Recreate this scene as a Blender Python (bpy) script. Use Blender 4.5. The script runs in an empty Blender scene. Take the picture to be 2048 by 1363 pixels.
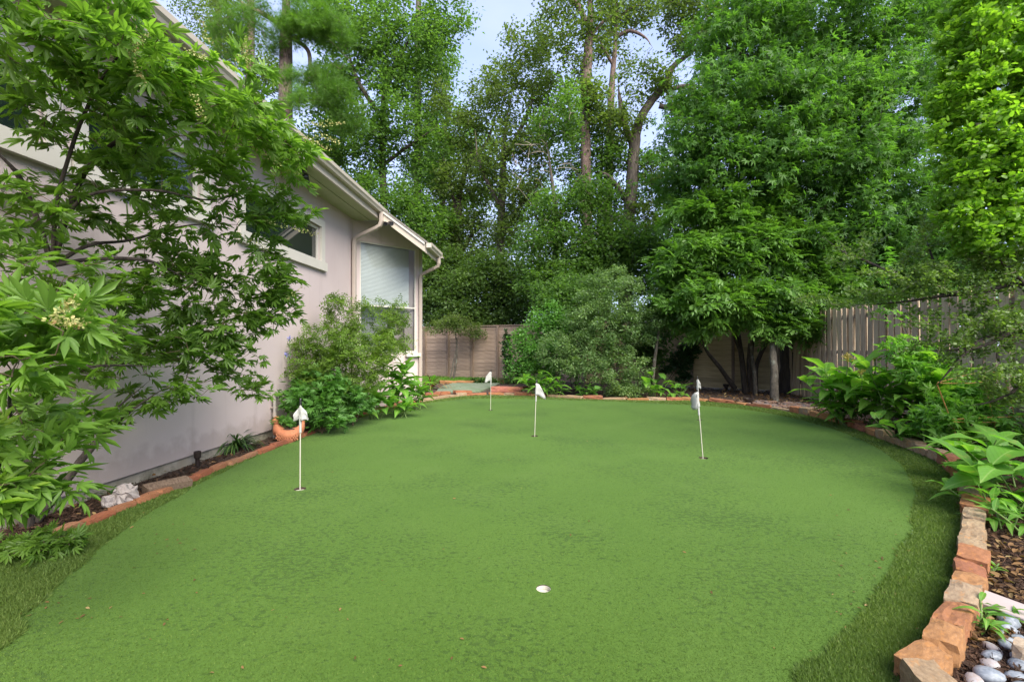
import bpy, bmesh, math, random
import numpy as np
from mathutils import Vector, Matrix
from mathutils.geometry import tessellate_polygon

random.seed(7)
R = np.random.default_rng(11)
S = bpy.context.scene
COL = S.collection
PI = math.pi

# ---------------------------------------------------------------- camera, sky, sun, exposure
F, H, CX, HY = 910.0, 1.4, 1024.0, 690.0          # photograph's focal length in its pixels, eye height
cam = bpy.data.cameras.new('camera')
cam.lens = 36.0 * F / 2048.0
cam.sensor_width = 36.0
cam.shift_y = (HY - 681.5) / 2048.0
cam.clip_start = 0.05
cam.clip_end = 800
camo = bpy.data.objects.new('camera', cam)
camo.location = (0, 0, H)
camo.rotation_euler = (PI / 2, 0, 0)
COL.objects.link(camo)
S.camera = camo

SUN_EL, SUN_AZ = math.radians(44), math.radians(150)     # azimuth clockwise from +Y (behind the right shoulder)
W = bpy.data.worlds.new('World')
S.world = W
W.use_nodes = True
wn, wl = W.node_tree.nodes, W.node_tree.links
wn.clear()
sky = wn.new('ShaderNodeTexSky')
sky.sky_type = 'NISHITA'
sky.sun_disc = False
sky.sun_elevation = SUN_EL
sky.sun_rotation = SUN_AZ
sky.air_density = 1.0
sky.dust_density = 1.2
sky.ozone_density = 2.2
tc = wn.new('ShaderNodeTexCoord')
mp = wn.new('ShaderNodeMapping')
mp.inputs['Scale'].default_value = (1, 1, 2.6)
cn = wn.new('ShaderNodeTexNoise')
cn.inputs['Scale'].default_value = 1.7
cn.inputs['Detail'].default_value = 6
cr = wn.new('ShaderNodeValToRGB')
cr.color_ramp.elements[0].position = 0.36
cr.color_ramp.elements[0].color = (.45, .45, .45, 1)
cr.color_ramp.elements[1].position = 0.72
cr.color_ramp.elements[1].color = (.9, .9, .9, 1)
mx = wn.new('ShaderNodeMixRGB')
mx.inputs['Color2'].default_value = (2.45, 2.75, 4.3, 1)
bg = wn.new('ShaderNodeBackground')
bg.inputs['Strength'].default_value = 0.056
ow = wn.new('ShaderNodeOutputWorld')
wl.new(tc.outputs['Generated'], mp.inputs['Vector'])
wl.new(mp.outputs['Vector'], cn.inputs['Vector'])
wl.new(cn.outputs['Fac'], cr.inputs['Fac'])
wl.new(cr.outputs['Color'], mx.inputs['Fac'])
wl.new(sky.outputs['Color'], mx.inputs['Color1'])
wl.new(mx.outputs['Color'], bg.inputs['Color'])
wl.new(bg.outputs['Background'], ow.inputs['Surface'])

sl = bpy.data.lights.new('sun', 'SUN')
sl.energy = 1.5
sl.angle = math.radians(50)
sl.color = (1.0, .94, .80)
so = bpy.data.objects.new('sun', sl)
_d = Vector((math.sin(SUN_AZ) * math.cos(SUN_EL), math.cos(SUN_AZ) * math.cos(SUN_EL), math.sin(SUN_EL)))
so.rotation_euler = _d.to_track_quat('Z', 'Y').to_euler()
so.location = (0, 0, 30)
COL.objects.link(so)

S.view_settings.view_transform = 'Standard'
S.view_settings.look = 'None'
S.view_settings.gamma = 1
S.view_settings.use_curve_mapping = False
S.view_settings.exposure = 2.75
S.cycles.max_bounces = 10
S.cycles.diffuse_bounces = 7
S.cycles.glossy_bounces = 2
S.cycles.transmission_bounces = 8
S.cycles.transparent_max_bounces = 8

# ---------------------------------------------------------------- helpers
def P(px, py, d):
    return Vector(((px - CX) / F * d, d, H - (py - HY) / F * d))
def G(px, py, z=0.0):
    d = F * (H - z) / (py - HY)
    return Vector(((px - CX) / F * d, d, z))

def empty(name, label, cat, loc=(0, 0, 0), rot=0.0, group=None, kind=None):
    o = bpy.data.objects.new(name, None)
    o.empty_display_size = .1
    COL.objects.link(o)
    o.location = loc
    o.rotation_euler = (0, 0, rot)
    if label: o['label'] = label
    if cat: o['category'] = cat
    if group: o['group'] = group
    if kind: o['kind'] = kind
    return o
def link(name, me, mat=None, parent=None, label=None, cat=None, group=None, kind=None, loc=None, rot=None, scale=None):
    o = bpy.data.objects.new(name, me)
    if mat is not None and len(me.materials) == 0:
        me.materials.append(mat)
    COL.objects.link(o)
    if parent is not None: o.parent = parent
    if loc is not None: o.location = loc
    if rot is not None: o.rotation_euler = rot
    if scale is not None: o.scale = scale
    if label: o['label'] = label
    if cat: o['category'] = cat
    if group: o['group'] = group
    if kind: o['kind'] = kind
    return o
def bm_mesh(bm, name='mesh', smooth=False):
    me = bpy.data.meshes.new(name)
    bmesh.ops.recalc_face_normals(bm, faces=bm.faces)
    bm.to_mesh(me)
    bm.free()
    if smooth:
        me.shade_smooth()
    return me
def box(bm, lo, hi):
    lo, hi = [min(a, b) for a, b in zip(lo, hi)], [max(a, b) for a, b in zip(lo, hi)]
    v = [bm.verts.new((x, y, z)) for x in (lo[0], hi[0]) for y in (lo[1], hi[1]) for z in (lo[2], hi[2])]
    for f in ((0, 1, 3, 2), (4, 6, 7, 5), (0, 4, 5, 1), (2, 3, 7, 6), (0, 2, 6, 4), (1, 5, 7, 3)):
        bm.faces.new([v[i] for i in f])
def box_me(lo, hi, bev=0.0):
    bm = bmesh.new()
    box(bm, lo, hi)
    if bev:
        bmesh.ops.bevel(bm, geom=bm.edges[:], offset=bev, segments=1, affect='EDGES')
    return bm_mesh(bm)
def np_mesh(V, Fc, var=None, smooth=False):
    """V (n,3), Fc (m,k) indices, var per vertex"""
    V = np.asarray(V, dtype=np.float32); Fc = np.asarray(Fc, dtype=np.int32)
    me = bpy.data.meshes.new('mesh')
    k = Fc.shape[1]
    me.vertices.add(len(V)); me.vertices.foreach_set('co', V.ravel())
    me.loops.add(Fc.size); me.loops.foreach_set('vertex_index', Fc.ravel())
    me.polygons.add(len(Fc))
    me.polygons.foreach_set('loop_start', np.arange(0, Fc.size, k, dtype=np.int32))
    if smooth: me.polygons.foreach_set('use_smooth', np.ones(len(Fc), dtype=bool))
    if var is not None:
        a = me.attributes.new('var', 'FLOAT', 'POINT')
        a.data.foreach_set('value', np.asarray(var, dtype=np.float32))
    me.update(calc_edges=True)
    return me
def tube_arrays(pts, rad, sides=6):
    pts = np.asarray(pts, float); rad = np.asarray(rad, float)
    n = len(pts)
    t = np.gradient(pts, axis=0); t /= np.linalg.norm(t, axis=1)[:, None] + 1e-9
    ref = np.array([0.31, 0.95, 0.05]) if abs(t[0][2]) > .5 else np.array([0, 0, 1.0])
    a = np.cross(t, ref); a /= np.linalg.norm(a, axis=1)[:, None] + 1e-9
    b = np.cross(t, a)
    th = np.arange(sides) * 2 * PI / sides
    V = pts[:, None, :] + rad[:, None, None] * (np.cos(th)[None, :, None] * a[:, None, :] + np.sin(th)[None, :, None] * b[:, None, :])
    V = V.reshape(-1, 3)
    i = np.arange(n - 1)[:, None] * sides; j = np.arange(sides)[None, :]; j2 = (j + 1) % sides
    Fc = np.stack([i + j, i + j2, i + sides + j2, i + sides + j], -1).reshape(-1, 4)
    return V, Fc
def tubes_me(lst, smooth=True):
    Vs, Fs, o = [], [], 0
    for pts, rad, sides in lst:
        V, Fc = tube_arrays(pts, rad, sides)
        Vs.append(V); Fs.append(Fc + o); o += len(V)
    return np_mesh(np.concatenate(Vs), np.concatenate(Fs), None, smooth)
def smooth_line(pts, n=6):
    """Catmull-Rom through pts (rows may hold extra columns such as radius)"""
    p = np.asarray(pts, float)
    if len(p) < 3: 
        t = np.linspace(0, 1, n * (len(p) - 1) + 1)[:, None]
        return p[0] * (1 - t) + p[-1] * t
    q = np.vstack([2 * p[0] - p[1], p, 2 * p[-1] - p[-2]])
    out = []
    for i in range(1, len(q) - 2):
        for t in np.arange(n) / n:
            out.append(.5 * (2 * q[i] + (q[i + 1] - q[i - 1]) * t + (2 * q[i - 1] - 5 * q[i] + 4 * q[i + 1] - q[i + 2]) * t * t + (3 * q[i] - q[i - 1] - 3 * q[i + 1] + q[i + 2]) * t ** 3))
    out.append(q[-2])
    return np.array(out)

# ---------------------------------------------------------------- materials
def nodes(name):
    m = bpy.data.materials.new(name); m.use_nodes = True
    nt = m.node_tree
    return m, nt, nt.nodes, nt.links, nt.nodes['Principled BSDF']
def noise(nt, scale, detail=4, vec=None, rough=.55, dist=0):
    n = nt.nodes.new('ShaderNodeTexNoise')
    n.inputs['Scale'].default_value = scale; n.inputs['Detail'].default_value = detail
    n.inputs['Roughness'].default_value = rough; n.inputs['Distortion'].default_value = dist
    if vec: nt.links.new(vec, n.inputs['Vector'])
    return n.outputs['Fac']
def ramp(nt, fac, stops):
    r = nt.nodes.new('ShaderNodeValToRGB')
    e = r.color_ramp.elements
    while len(e) < len(stops): e.new(.5)
    for i, (p, c) in enumerate(stops):
        e[i].position = p; e[i].color = (*c, 1) if len(c) == 3 else c
    nt.links.new(fac, r.inputs['Fac'])
    return r.outputs['Color']
def mixc(nt, fac, a, b, mode='MIX'):
    n = nt.nodes.new('ShaderNodeMixRGB'); n.blend_type = mode
    for s, v in ((n.inputs['Fac'], fac), (n.inputs['Color1'], a), (n.inputs['Color2'], b)):
        if hasattr(v, 'is_linked'): nt.links.new(v, s)
        elif isinstance(v, (int, float)): s.default_value = v
        else: s.default_value = (*v, 1)
    return n.outputs['Color']
def bump(nt, h, bsdf, strength=.4, dist=.01):
    b = nt.nodes.new('ShaderNodeBump'); b.inputs['Strength'].default_value = strength; b.inputs['Distance'].default_value = dist
    nt.links.new(h, b.inputs['Height']); nt.links.new(b.outputs['Normal'], bsdf.inputs['Normal'])
def coord(nt, kind='Object', scale=None):
    t = nt.nodes.new('ShaderNodeTexCoord').outputs[kind]
    if scale:
        m = nt.nodes.new('ShaderNodeMapping'); m.inputs['Scale'].default_value = scale
        nt.links.new(t, m.inputs['Vector']); return m.outputs['Vector']
    return t
def plain(name, col, rough=.6, var=.12, nscale=6, metallic=0, bumps=0, spec=.5):
    m, nt, N, L, b = nodes(name)
    f = noise(nt, nscale, 5, coord(nt))
    c2 = tuple(min(1, x * (1 + var)) for x in col); c1 = tuple(x * (1 - var) for x in col)
    L.new(ramp(nt, f, [(.3, c1), (.7, c2)]), b.inputs['Base Color'])
    b.inputs['Roughness'].default_value = rough; b.inputs['Metallic'].default_value = metallic
    b.inputs['Specular IOR Level'].default_value = spec
    if bumps: bump(nt, noise(nt, nscale * 12, 3, coord(nt)), b, bumps, .004)
    return m
def leaf_mat(name, dark, light, young=None, trans=.35, rough=.5, spec=.35, tmul=1.6, vein=False):
    warm = lambda c: (c[0] * 1.10, c[1] * 1.02, c[2] * 1.05) if c and c[1] > c[0] * 1.2 else c
    dark, light, young = warm(dark), warm(light), warm(young)
    if trans > .2: trans += .08
    m, nt, N, L, b = nodes(name)
    at = N.new('ShaderNodeAttribute'); at.attribute_name = 'var'
    ri = N.new('ShaderNodeObjectInfo')
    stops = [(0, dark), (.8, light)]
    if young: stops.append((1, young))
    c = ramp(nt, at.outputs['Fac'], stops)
    # slow drift of tone through the plant
    f = noise(nt, .9, 2, coord(nt))
    c = mixc(nt, ramp(nt, f, [(.35, (0, 0, 0)), (.65, (1, 1, 1))]), mixc(nt, 1, c, (.8, .86, .85), 'MULTIPLY'), c)
    if vein:
        sx = N.new('ShaderNodeSeparateXYZ'); L.new(coord(nt), sx.inputs[0])
        def mth(op, a, b2=None):
            q = N.new('ShaderNodeMath'); q.operation = op
            for k_, v_ in enumerate((a, b2)):
                if v_ is None: continue
                if hasattr(v_, 'is_linked'): L.new(v_, q.inputs[k_])
                else: q.inputs[k_].default_value = v_
            return q.outputs[0]
        ay = mth('ABSOLUTE', sx.outputs['Y'])
        w = mth('SINE', mth('MULTIPLY', mth('SUBTRACT', sx.outputs['X'], mth('MULTIPLY', ay, 1.3)), 75.0))
        c = mixc(nt, ramp(nt, w, [(.2, (0, 0, 0)), (.95, (.28, .28, .28))]), c, mixc(nt, 1, c, (.62, .66, .6), 'MULTIPLY'))
        c = mixc(nt, ramp(nt, ay, [(.004, (.5, .5, .5)), (.012, (0, 0, 0))]), c, (.30, .42, .14))
        c = mixc(nt, ramp(nt, noise(nt, 5, 4, coord(nt)), [(.62, (0, 0, 0)), (.72, (.5, .5, .5))]), c, (.24, .26, .06))
    L.new(c, b.inputs['Base Color'])
    b.inputs['Roughness'].default_value = rough
    b.inputs['Specular IOR Level'].default_value = spec
    tr = N.new('ShaderNodeBsdfTranslucent')
    L.new(mixc(nt, 1, c, (tmul * 1.0, tmul * 1.1, tmul * .45), 'MULTIPLY'), tr.inputs['Color'])
    ms = N.new('ShaderNodeMixShader'); ms.inputs[0].default_value = trans
    L.new(b.outputs[0], ms.inputs[1]); L.new(tr.outputs[0], ms.inputs[2])
    L.new(ms.outputs[0], N['Material Output'].inputs['Surface'])
    return m
def bark_mat(name, a, b_, scale=(14, 14, 2.5), lichen=None):
    m, nt, N, L, b = nodes(name)
    v = coord(nt, 'Object', scale)
    f = noise(nt, 1.0, 8, v, .65, .6)
    c = ramp(nt, f, [(.34, a), (.62, b_)])
    if lichen:
        c = mixc(nt, ramp(nt, noise(nt, 3.5, 5, coord(nt)), [(.55, (0, 0, 0)), (.64, (1, 1, 1))]), c, lichen)
    L.new(c, b.inputs['Base Color']); b.inputs['Roughness'].default_value = .92
    bump(nt, f, b, .8, .04)
    return m

M = {}
M['vitex'] = leaf_mat('vitex_leaf', (.085, .165, .026), (.150, .285, .045), (.25, .39, .06), .42, .42, .4)
M['maple'] = leaf_mat('sweetgum_leaf', (.050, .130, .024), (.104, .235, .040), (.19, .32, .05), .40, .5, .3)
M['spray'] = leaf_mat('spray_leaf', (.062, .150, .026), (.125, .265, .040), (.23, .39, .06), .36, .42, .4)
M['oak'] = leaf_mat('oak_leaf', (.066, .110, .030), (.130, .195, .054), (.20, .27, .08), .42, .5, .3)
M['oak2'] = leaf_mat('hardwood_leaf', (.058, .128, .030), (.118, .225, .050), (.18, .30, .08), .42, .5, .3)
M['dark'] = leaf_mat('understory_leaf', (.055, .105, .030), (.112, .195, .046), (.15, .24, .06), .36, .5, .3)
M['grey'] = leaf_mat('small_grey_leaf', (.070, .140, .045), (.15, .25, .085), (.24, .34, .10), .32, .45, .35)
M['hedge'] = leaf_mat('hedge_leaf', (.090, .20, .022), (.20, .38, .038), (.31, .49, .06), .42, .42, .4)
M['yaupon'] = leaf_mat('yaupon_leaf', (.080, .145, .038), (.15, .25, .05), (.24, .35, .07), .34, .42, .4)
M['needle'] = leaf_mat('pine_needle', (.060, .140, .022), (.13, .27, .04), (.18, .33, .05), .35, .55, .25)
M['broad'] = leaf_mat('broad_leaf', (.085, .22, .035), (.16, .36, .05), (.27, .46, .07), .40, .42, .35, vein=True)
M['broad2'] = leaf_mat('ginger_leaf', (.13, .28, .045), (.22, .44, .06), (.34, .54, .08), .42, .42, .35, vein=True)
M['nandina'] = leaf_mat('nandina_leaf', (.085, .160, .026), (.16, .27, .035), (.26, .36, .045), .38, .45, .35)
M['cover'] = leaf_mat('ground_cover_leaf', (.060, .165, .034), (.115, .27, .05), (.19, .36, .07), .36, .45, .35)
M['strap'] = leaf_mat('strap_leaf', (.025, .065, .020), (.06, .13, .030), (.10, .19, .04), .30, .38, .45)
M['ivy'] = leaf_mat('ivy_leaf', (.020, .060, .018), (.045, .11, .03), None, .25, .42, .4)
M['blade'] = leaf_mat('fringe_blade', (.070, .125, .028), (.150, .230, .055), (.30, .34, .14), .35, .6, .2)
M['lawn'] = leaf_mat('lawn_blade', (.05, .15, .02), (.12, .28, .03), None, .3, .55, .25)
M['bark'] = bark_mat('grey_bark', (.035, .026, .020), (.13, .105, .085))
M['barkd'] = bark_mat('dark_bark', (.018, .013, .010), (.065, .050, .040))
M['pine'] = bark_mat('pine_bark', (.055, .036, .030), (.24, .165, .145), (16, 16, 5))
M['pale'] = bark_mat('lichen_bark', (.035, .030, .024), (.11, .095, .075), (14, 14, 9), (.18, .19, .16))
M['stem'] = plain('green_stem', (.10, .16, .04), .55, .2)
M['stemb'] = plain('brown_stem', (.085, .060, .035), .8, .3, 14)
M['twigg'] = plain('dry_grey_twig', (.27, .23, .18), .9, .2)

def stucco():
    m, nt, N, L, b = nodes('stucco')
    v = coord(nt)
    f = noise(nt, 1.3, 5, v)
    c = ramp(nt, f, [(.3, (.465, .385, .380)), (.7, (.50, .42, .415))])
    c = mixc(nt, ramp(nt, noise(nt, 160, 2, v), [(.3, (.0, .0, .0)), (.75, (.25, .25, .25))]), c, (.36, .30, .28))
    # rain streaks and soil splashed on the lowest hand's breadth
    c = mixc(nt, ramp(nt, noise(nt, 1, 5, coord(nt, 'Object', (5, 5, .35)), .6), [(.55, (0, 0, 0)), (.8, (.35, .35, .35))]), c, (.27, .23, .20))
    sx = N.new('ShaderNodeSeparateXYZ'); L.new(v, sx.inputs[0])
    sp_ = N.new('ShaderNodeMath'); sp_.operation = 'MULTIPLY_ADD'; L.new(noise(nt, 6, 5, v), sp_.inputs[0]); sp_.inputs[1].default_value = -.5; L.new(sx.outputs['Z'], sp_.inputs[2])
    c = mixc(nt, ramp(nt, sp_.outputs[0], [(0, (.3, .3, .3)), (.14, (0, 0, 0))]), c, (.20, .16, .12))
    L.new(c, b.inputs['Base Color']); b.inputs['Roughness'].default_value = .92
    b.inputs['Specular IOR Level'].default_value = .2
    bump(nt, noise(nt, 110, 4, v, .7), b, .65, .006)
    return m
M['stucco'] = stucco()
M['trim'] = plain('cream_trim', (.50, .47, .42), .55, .04, 3)
M['soffit'] = plain('soffit_green_bounce', (.36, .37, .22), .7, .05, 2)  # beige boards with the green bounce light mixed into their colour
M['gutter'] = plain('beige_gutter', (.45, .40, .335), .4, .07, 3)
M['spout'] = plain('downspout_paint', (.37, .31, .27), .45, .06, 3)
M['white'] = plain('white_plastic', (.42, .40, .34), .35, .06, 5)
M['black'] = plain('black_plastic', (.018, .018, .020), .35, .1)
M['bronze'] = plain('dark_bronze', (.055, .042, .038), .4, .25, 20, .6)
M['shingle'] = plain('roof_shingle', (.16, .145, .13), .9, .35, 18, 0, .8)
M['concrete'] = None
def concrete(name, a, b_, stain=(.10, .105, .08)):
    m, nt, N, L, b = nodes(name)
    v = coord(nt)
    c = ramp(nt, noise(nt, 7, 8, v, .65), [(.3, a), (.7, b_)])
    c = mixc(nt, ramp(nt, noise(nt, 2.2, 6, v, .7), [(.48, (0, 0, 0)), (.62, (1, 1, 1))]), c, stain)
    L.new(c, b.inputs['Base Color']); b.inputs['Roughness'].default_value = .93
    bump(nt, noise(nt, 60, 4, v), b, .5, .005)
    return m
M['concrete'] = concrete('foundation_concrete', (.24, .21, .16), (.38, .34, .28), (.15, .14, .10))
M['slab'] = concrete('mossy_slab', (.12, .15, .10), (.19, .22, .15), (.10, .15, .075))
def glass_dark():
    m, nt, N, L, b = nodes('dark_glass')
    b.inputs['Base Color'].default_value = (.012, .02, .018, 1)
    b.inputs['Roughness'].default_value = .02
    b.inputs['Specular IOR Level'].default_value = .9
    return m
M['glass'] = glass_dark()
def glass_clear():
    m, nt, N, L, b = nodes('window_glass')
    tr = N.new('ShaderNodeBsdfTransparent'); tr.inputs['Color'].default_value = (.93, .97, .95, 1)
    gl = N.new('ShaderNodeBsdfGlossy'); gl.inputs['Roughness'].default_value = .02
    fr = N.new('ShaderNodeFresnel'); fr.inputs['IOR'].default_value = 1.5
    ms = N.new('ShaderNodeMixShader')
    L.new(fr.outputs[0], ms.inputs[0]); L.new(tr.outputs[0], ms.inputs[1]); L.new(gl.outputs[0], ms.inputs[2])
    L.new(ms.outputs[0], N['Material Output'].inputs['Surface'])
    return m
M['clear'] = glass_clear()
M['blind'] = plain('white_blind', (.55, .56, .56), .6, .03)
M['screen'] = plain('grey_room', (.26, .26, .26), .8, .1)
def wood(name, a, b_, sc=(3, 3, 40), rnd=.3):
    m, nt, N, L, b = nodes(name)
    v = coord(nt, 'Object', sc)
    c = ramp(nt, noise(nt, 1, 6, v, .6, .4), [(.3, a), (.7, b_)])
    ri = N.new('ShaderNodeObjectInfo')
    g = ramp(nt, ri.outputs['Random'], [(0, (1 - rnd,) * 3), (1, (1, 1, 1))])
    c = mixc(nt, 1, c, g, 'MULTIPLY')
    c = mixc(nt, ramp(nt, noise(nt, 1.1, 5, coord(nt, 'Generated')), [(.5, (0, 0, 0)), (.75, (.5, .5, .5))]), c, tuple(x * .5 for x in a))
    L.new(c, b.inputs['Base Color']); b.inputs['Roughness'].default_value = .9
    bump(nt, noise(nt, 1, 6, v, .6, .4), b, .5, .006)
    return m
M['slat'] = wood('fence_slat_wood', (.25, .175, .125), (.42, .31, .23), (2.5, 30, 30), .28)
M['slatr'] = wood('fence_slat_wood_tan', (.42, .31, .16), (.62, .48, .28), (2.5, 30, 30), .28)
M['picket'] = wood('grey_picket_wood', (.36, .27, .185), (.60, .475, .35), (30, 30, 2.2), .4)
M['post'] = wood('fence_post_wood', (.15, .10, .07), (.26, .19, .14), (20, 20, 2), .2)
M['timber'] = wood('old_timber', (.08, .045, .03), (.24, .17, .12), (30, 3, 30), .1)
M['board'] = wood('pale_board', (.32, .26, .25), (.36, .30, .29), (3, 30, 30), .1)

def stone_mat(name, cols, blotch=(.50, .24, .06)):
    m, nt, N, L, b = nodes(name)
    ri = N.new('ShaderNodeObjectInfo')
    v = coord(nt)
    base = ramp(nt, ri.outputs['Random'], [(i / len(cols), c) for i, c in enumerate(cols)])
    base.node.color_ramp.interpolation = 'CONSTANT'
    c = mixc(nt, ramp(nt, noise(nt, 9, 7, v, .65), [(.3, (0, 0, 0)), (.7, (1, 1, 1))]), mixc(nt, 1, base, (.55, .50, .48), 'MULTIPLY'), base)
    c = mixc(nt, ramp(nt, noise(nt, 5, 5, v, .6), [(.55, (0, 0, 0)), (.70, (.6, .6, .6))]), c, blotch)
    c = mixc(nt, ramp(nt, noise(nt, 22, 5, v, .6), [(.62, (0, 0, 0)), (.72, (.55, .55, .55))]), c, (.30, .28, .26))
    L.new(c, b.inputs['Base Color']); b.inputs['Roughness'].default_value = .88
    bump(nt, noise(nt, 38, 6, v, .7), b, .7, .008)
    return m
M['stone'] = stone_mat('sandstone', [(.30, .115, .055), (.34, .25, .15), (.33, .14, .06), (.31, .22, .13), (.36, .18, .07), (.34, .25, .16), (.28, .11, .06)], (.42, .17, .03))
M['stone_red'] = stone_mat('red_sandstone', [(.34, .11, .07), (.36, .13, .09)])
M['stone_tan'] = stone_mat('tan_sandstone', [(.44, .34, .23), (.46, .37, .27)], (.46, .25, .09))
M['brick'] = stone_mat('orange_brick', [(.30, .10, .045), (.35, .15, .07), (.25, .08, .04), (.33, .165, .085)], (.34, .10, .035))
def pebble_mat():
    m, nt, N, L, b = nodes('river_pebble')
    ri = N.new('ShaderNodeObjectInfo')
    base = ramp(nt, ri.outputs['Random'], [(0, (.09, .105, .13)), (.5, (.14, .16, .19)), (.85, (.20, .215, .245)), (1, (.26, .21, .19))])
    v = coord(nt)
    c = mixc(nt, ramp(nt, noise(nt, 6, 6, v), [(.4, (0, 0, 0)), (.7, (.6, .6, .6))]), base, (.32, .34, .38))
    L.new(c, b.inputs['Base Color']); b.inputs['Roughness'].default_value = .55
    bump(nt, noise(nt, 40, 4, v), b, .15, .003)
    return m
M['pebble'] = pebble_mat()
M['rockw'] = plain('white_rock', (.32, .28, .27), .85, .2, 9, 0, .5)
M['terra'] = None
def terra():
    m, nt, N, L, b = nodes('terracotta')
    v = coord(nt)
    c = ramp(nt, noise(nt, 7, 5, v), [(.3, (.36, .12, .055)), (.7, (.46, .18, .09))])
    c = mixc(nt, ramp(nt, noise(nt, 30, 5, v), [(.55, (0, 0, 0)), (.66, (.6, .6, .6))]), c, (.20, .09, .05))
    L.new(c, b.inputs['Base Color']); b.inputs['Roughness'].default_value = .85
    bump(nt, noise(nt, 45, 4, v), b, .4, .006)
    return m
M['terra'] = terra()
M['flower_y'] = leaf_mat('yellow_flower', (.46, .36, .10), (.62, .50, .20), None, .3, .6, .2, 1.0)
M['flower_b'] = leaf_mat('blue_flower', (.20, .20, .55), (.38, .36, .72), None, .3, .6, .2, 1.0)
M['bud'] = leaf_mat('seed_bud', (.24, .25, .09), (.44, .43, .18), (.26, .16, .07), .2, .7, .2)
M['stake'] = plain('orange_stake', (.46, .23, .08), .6, .25, 20)
M['cloth'] = plain('flag_cloth', (.36, .36, .35), .75, .05, 12)

def green_mat():
    m, nt, N, L, b = nodes('putting_turf')
    v = coord(nt)
    big = noise(nt, .55, 4, v)
    c = ramp(nt, big, [(.3, (.056, .112, .013)), (.7, (.070, .131, .017))])
    vs = coord(nt, 'Object', (1.0, 1.35, 1))
    # trodden darker flecks in soft drifts
    fl = noise(nt, 27, 4, vs, .66, .2)
    dr = noise(nt, .85, 3, v)
    md = N.new('ShaderNodeMath'); md.operation = 'MULTIPLY_ADD'
    L.new(dr, md.inputs[0]); md.inputs[1].default_value = .55; L.new(fl, md.inputs[2])
    c = mixc(nt, ramp(nt, md.outputs[0], [(.815, (0, 0, 0)), (.895, (.68, .68, .68))]), c, (.025, .052, .008))
    # worn, paler patches
    c = mixc(nt, ramp(nt, noise(nt, 1.6, 6, v, .6), [(.5, (0, 0, 0)), (.75, (.35, .35, .35))]), c, (.088, .145, .030))
    g = noise(nt, 260, 3, v, .8)
    c = mixc(nt, 1, c, ramp(nt, g, [(.30, (.50, .53, .5)), (.5, (1, 1, 1)), (.72, (1.0, 1.0, 1.0))]), 'MULTIPLY')
    g2 = noise(nt, 60, 4, v, .8)
    c = mixc(nt, 1, c, ramp(nt, g2, [(.34, (.74, .76, .72)), (.6, (1, 1, 1))]), 'MULTIPLY')
    L.new(c, b.inputs['Base Color']); b.inputs['Roughness'].default_value = .9
    b.inputs['Specular IOR Level'].default_value = .15
    b.inputs['Sheen Weight'].default_value = .1
    b.inputs['Sheen Tint'].default_value = (.5, .8, .4, 1)
    bump(nt, g2, b, .45, .012)
    return m
M['green'] = green_mat()
def turf2():
    m, nt, N, L, b = nodes('fringe_turf')
    v = coord(nt)
    c = ramp(nt, noise(nt, 45, 5, v, .75), [(.3, (.040, .065, .018)), (.7, (.11, .155, .042))])
    c = mixc(nt, ramp(nt, noise(nt, 3, 4, v), [(.45, (0, 0, 0)), (.75, (.5, .5, .5))]), c, (.13, .125, .05))
    L.new(c, b.inputs['Base Color']); b.inputs['Roughness'].default_value = .95
    bump(nt, noise(nt, 90, 4, v), b, .8, .02)
    return m
M['fringe'] = turf2()
def soil():
    m, nt, N, L, b = nodes('mulch_soil')
    v = coord(nt)
    c = ramp(nt, noise(nt, 38, 6, v, .75, .5), [(.3, (.022, .015, .011)), (.55, (.075, .046, .032)), (.75, (.17, .11, .075))])
    c = mixc(nt, ramp(nt, noise(nt, 2.4, 5, v), [(.5, (0, 0, 0)), (.7, (.6, .6, .6))]), c, (.05, .035, .025))
    L.new(c, b.inputs['Base Color']); b.inputs['Roughness'].default_value = .95
    bump(nt, noise(nt, 55, 6, v, .75), b, 1, .03)
    return m
M['soil'] = soil()
M['chip'] = leaf_mat('bark_chip', (.018, .011, .008), (.12, .065, .042), (.26, .17, .11), 0.0, .9, .2)
M['litter'] = leaf_mat('dead_leaf', (.08, .04, .02), (.22, .12, .05), (.30, .22, .10), .15, .8, .2)

# ---------------------------------------------------------------- leaf shapes (local: x along, y across, z up)
def tri(l): return np.array(l, dtype=np.int32)
T = {}
T['rhomb'] = (np.array([(0, 0, 0), (.45, .27, .07), (1, 0, -.10), (.45, -.27, .07)]), tri([(0, 2, 1), (0, 3, 2)]))
T['oval'] = (np.array([(0, 0, 0), (.25, .17, .05), (.65, .20, .03), (1, 0, -.10), (.65, -.20, .03), (.25, -.17, .05)]),
             tri([(0, 2, 1), (0, 3, 2), (0, 4, 3), (0, 5, 4)]))
T['round'] = (np.array([(0, 0, 0), (.25, .28, .05), (.7, .27, .03), (1, 0, -.06), (.7, -.27, .03), (.25, -.28, .05)]),
              tri([(0, 2, 1), (0, 3, 2), (0, 4, 3), (0, 5, 4)]))
def compose(base, items):
    V, Fc, o = [], [], 0
    for (ang, L_, off, lift) in items:
        v = base[0] * L_
        c, s = math.cos(ang), math.sin(ang)
        w = np.stack([v[:, 0] * c - v[:, 1] * s + off[0], v[:, 0] * s + v[:, 1] * c + off[1], v[:, 2] + off[2] + lift * v[:, 0]], 1)
        V.append(w); Fc.append(base[1] + o); o += len(w)
    return np.concatenate(V), np.concatenate(Fc)
nar = (T['oval'][0] * np.array([1, .54, 1]), T['oval'][1])
T['palm'] = compose(nar, [(0, 1.1, (.30, 0, 0), -.06), (.42, .95, (.29, .01, 0), -.14), (-.46, .88, (.29, -.01, 0), .05), (.95, .55, (.28, .01, 0), -.25), (-1.05, .5, (.28, -.01, 0), .1)])
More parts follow.
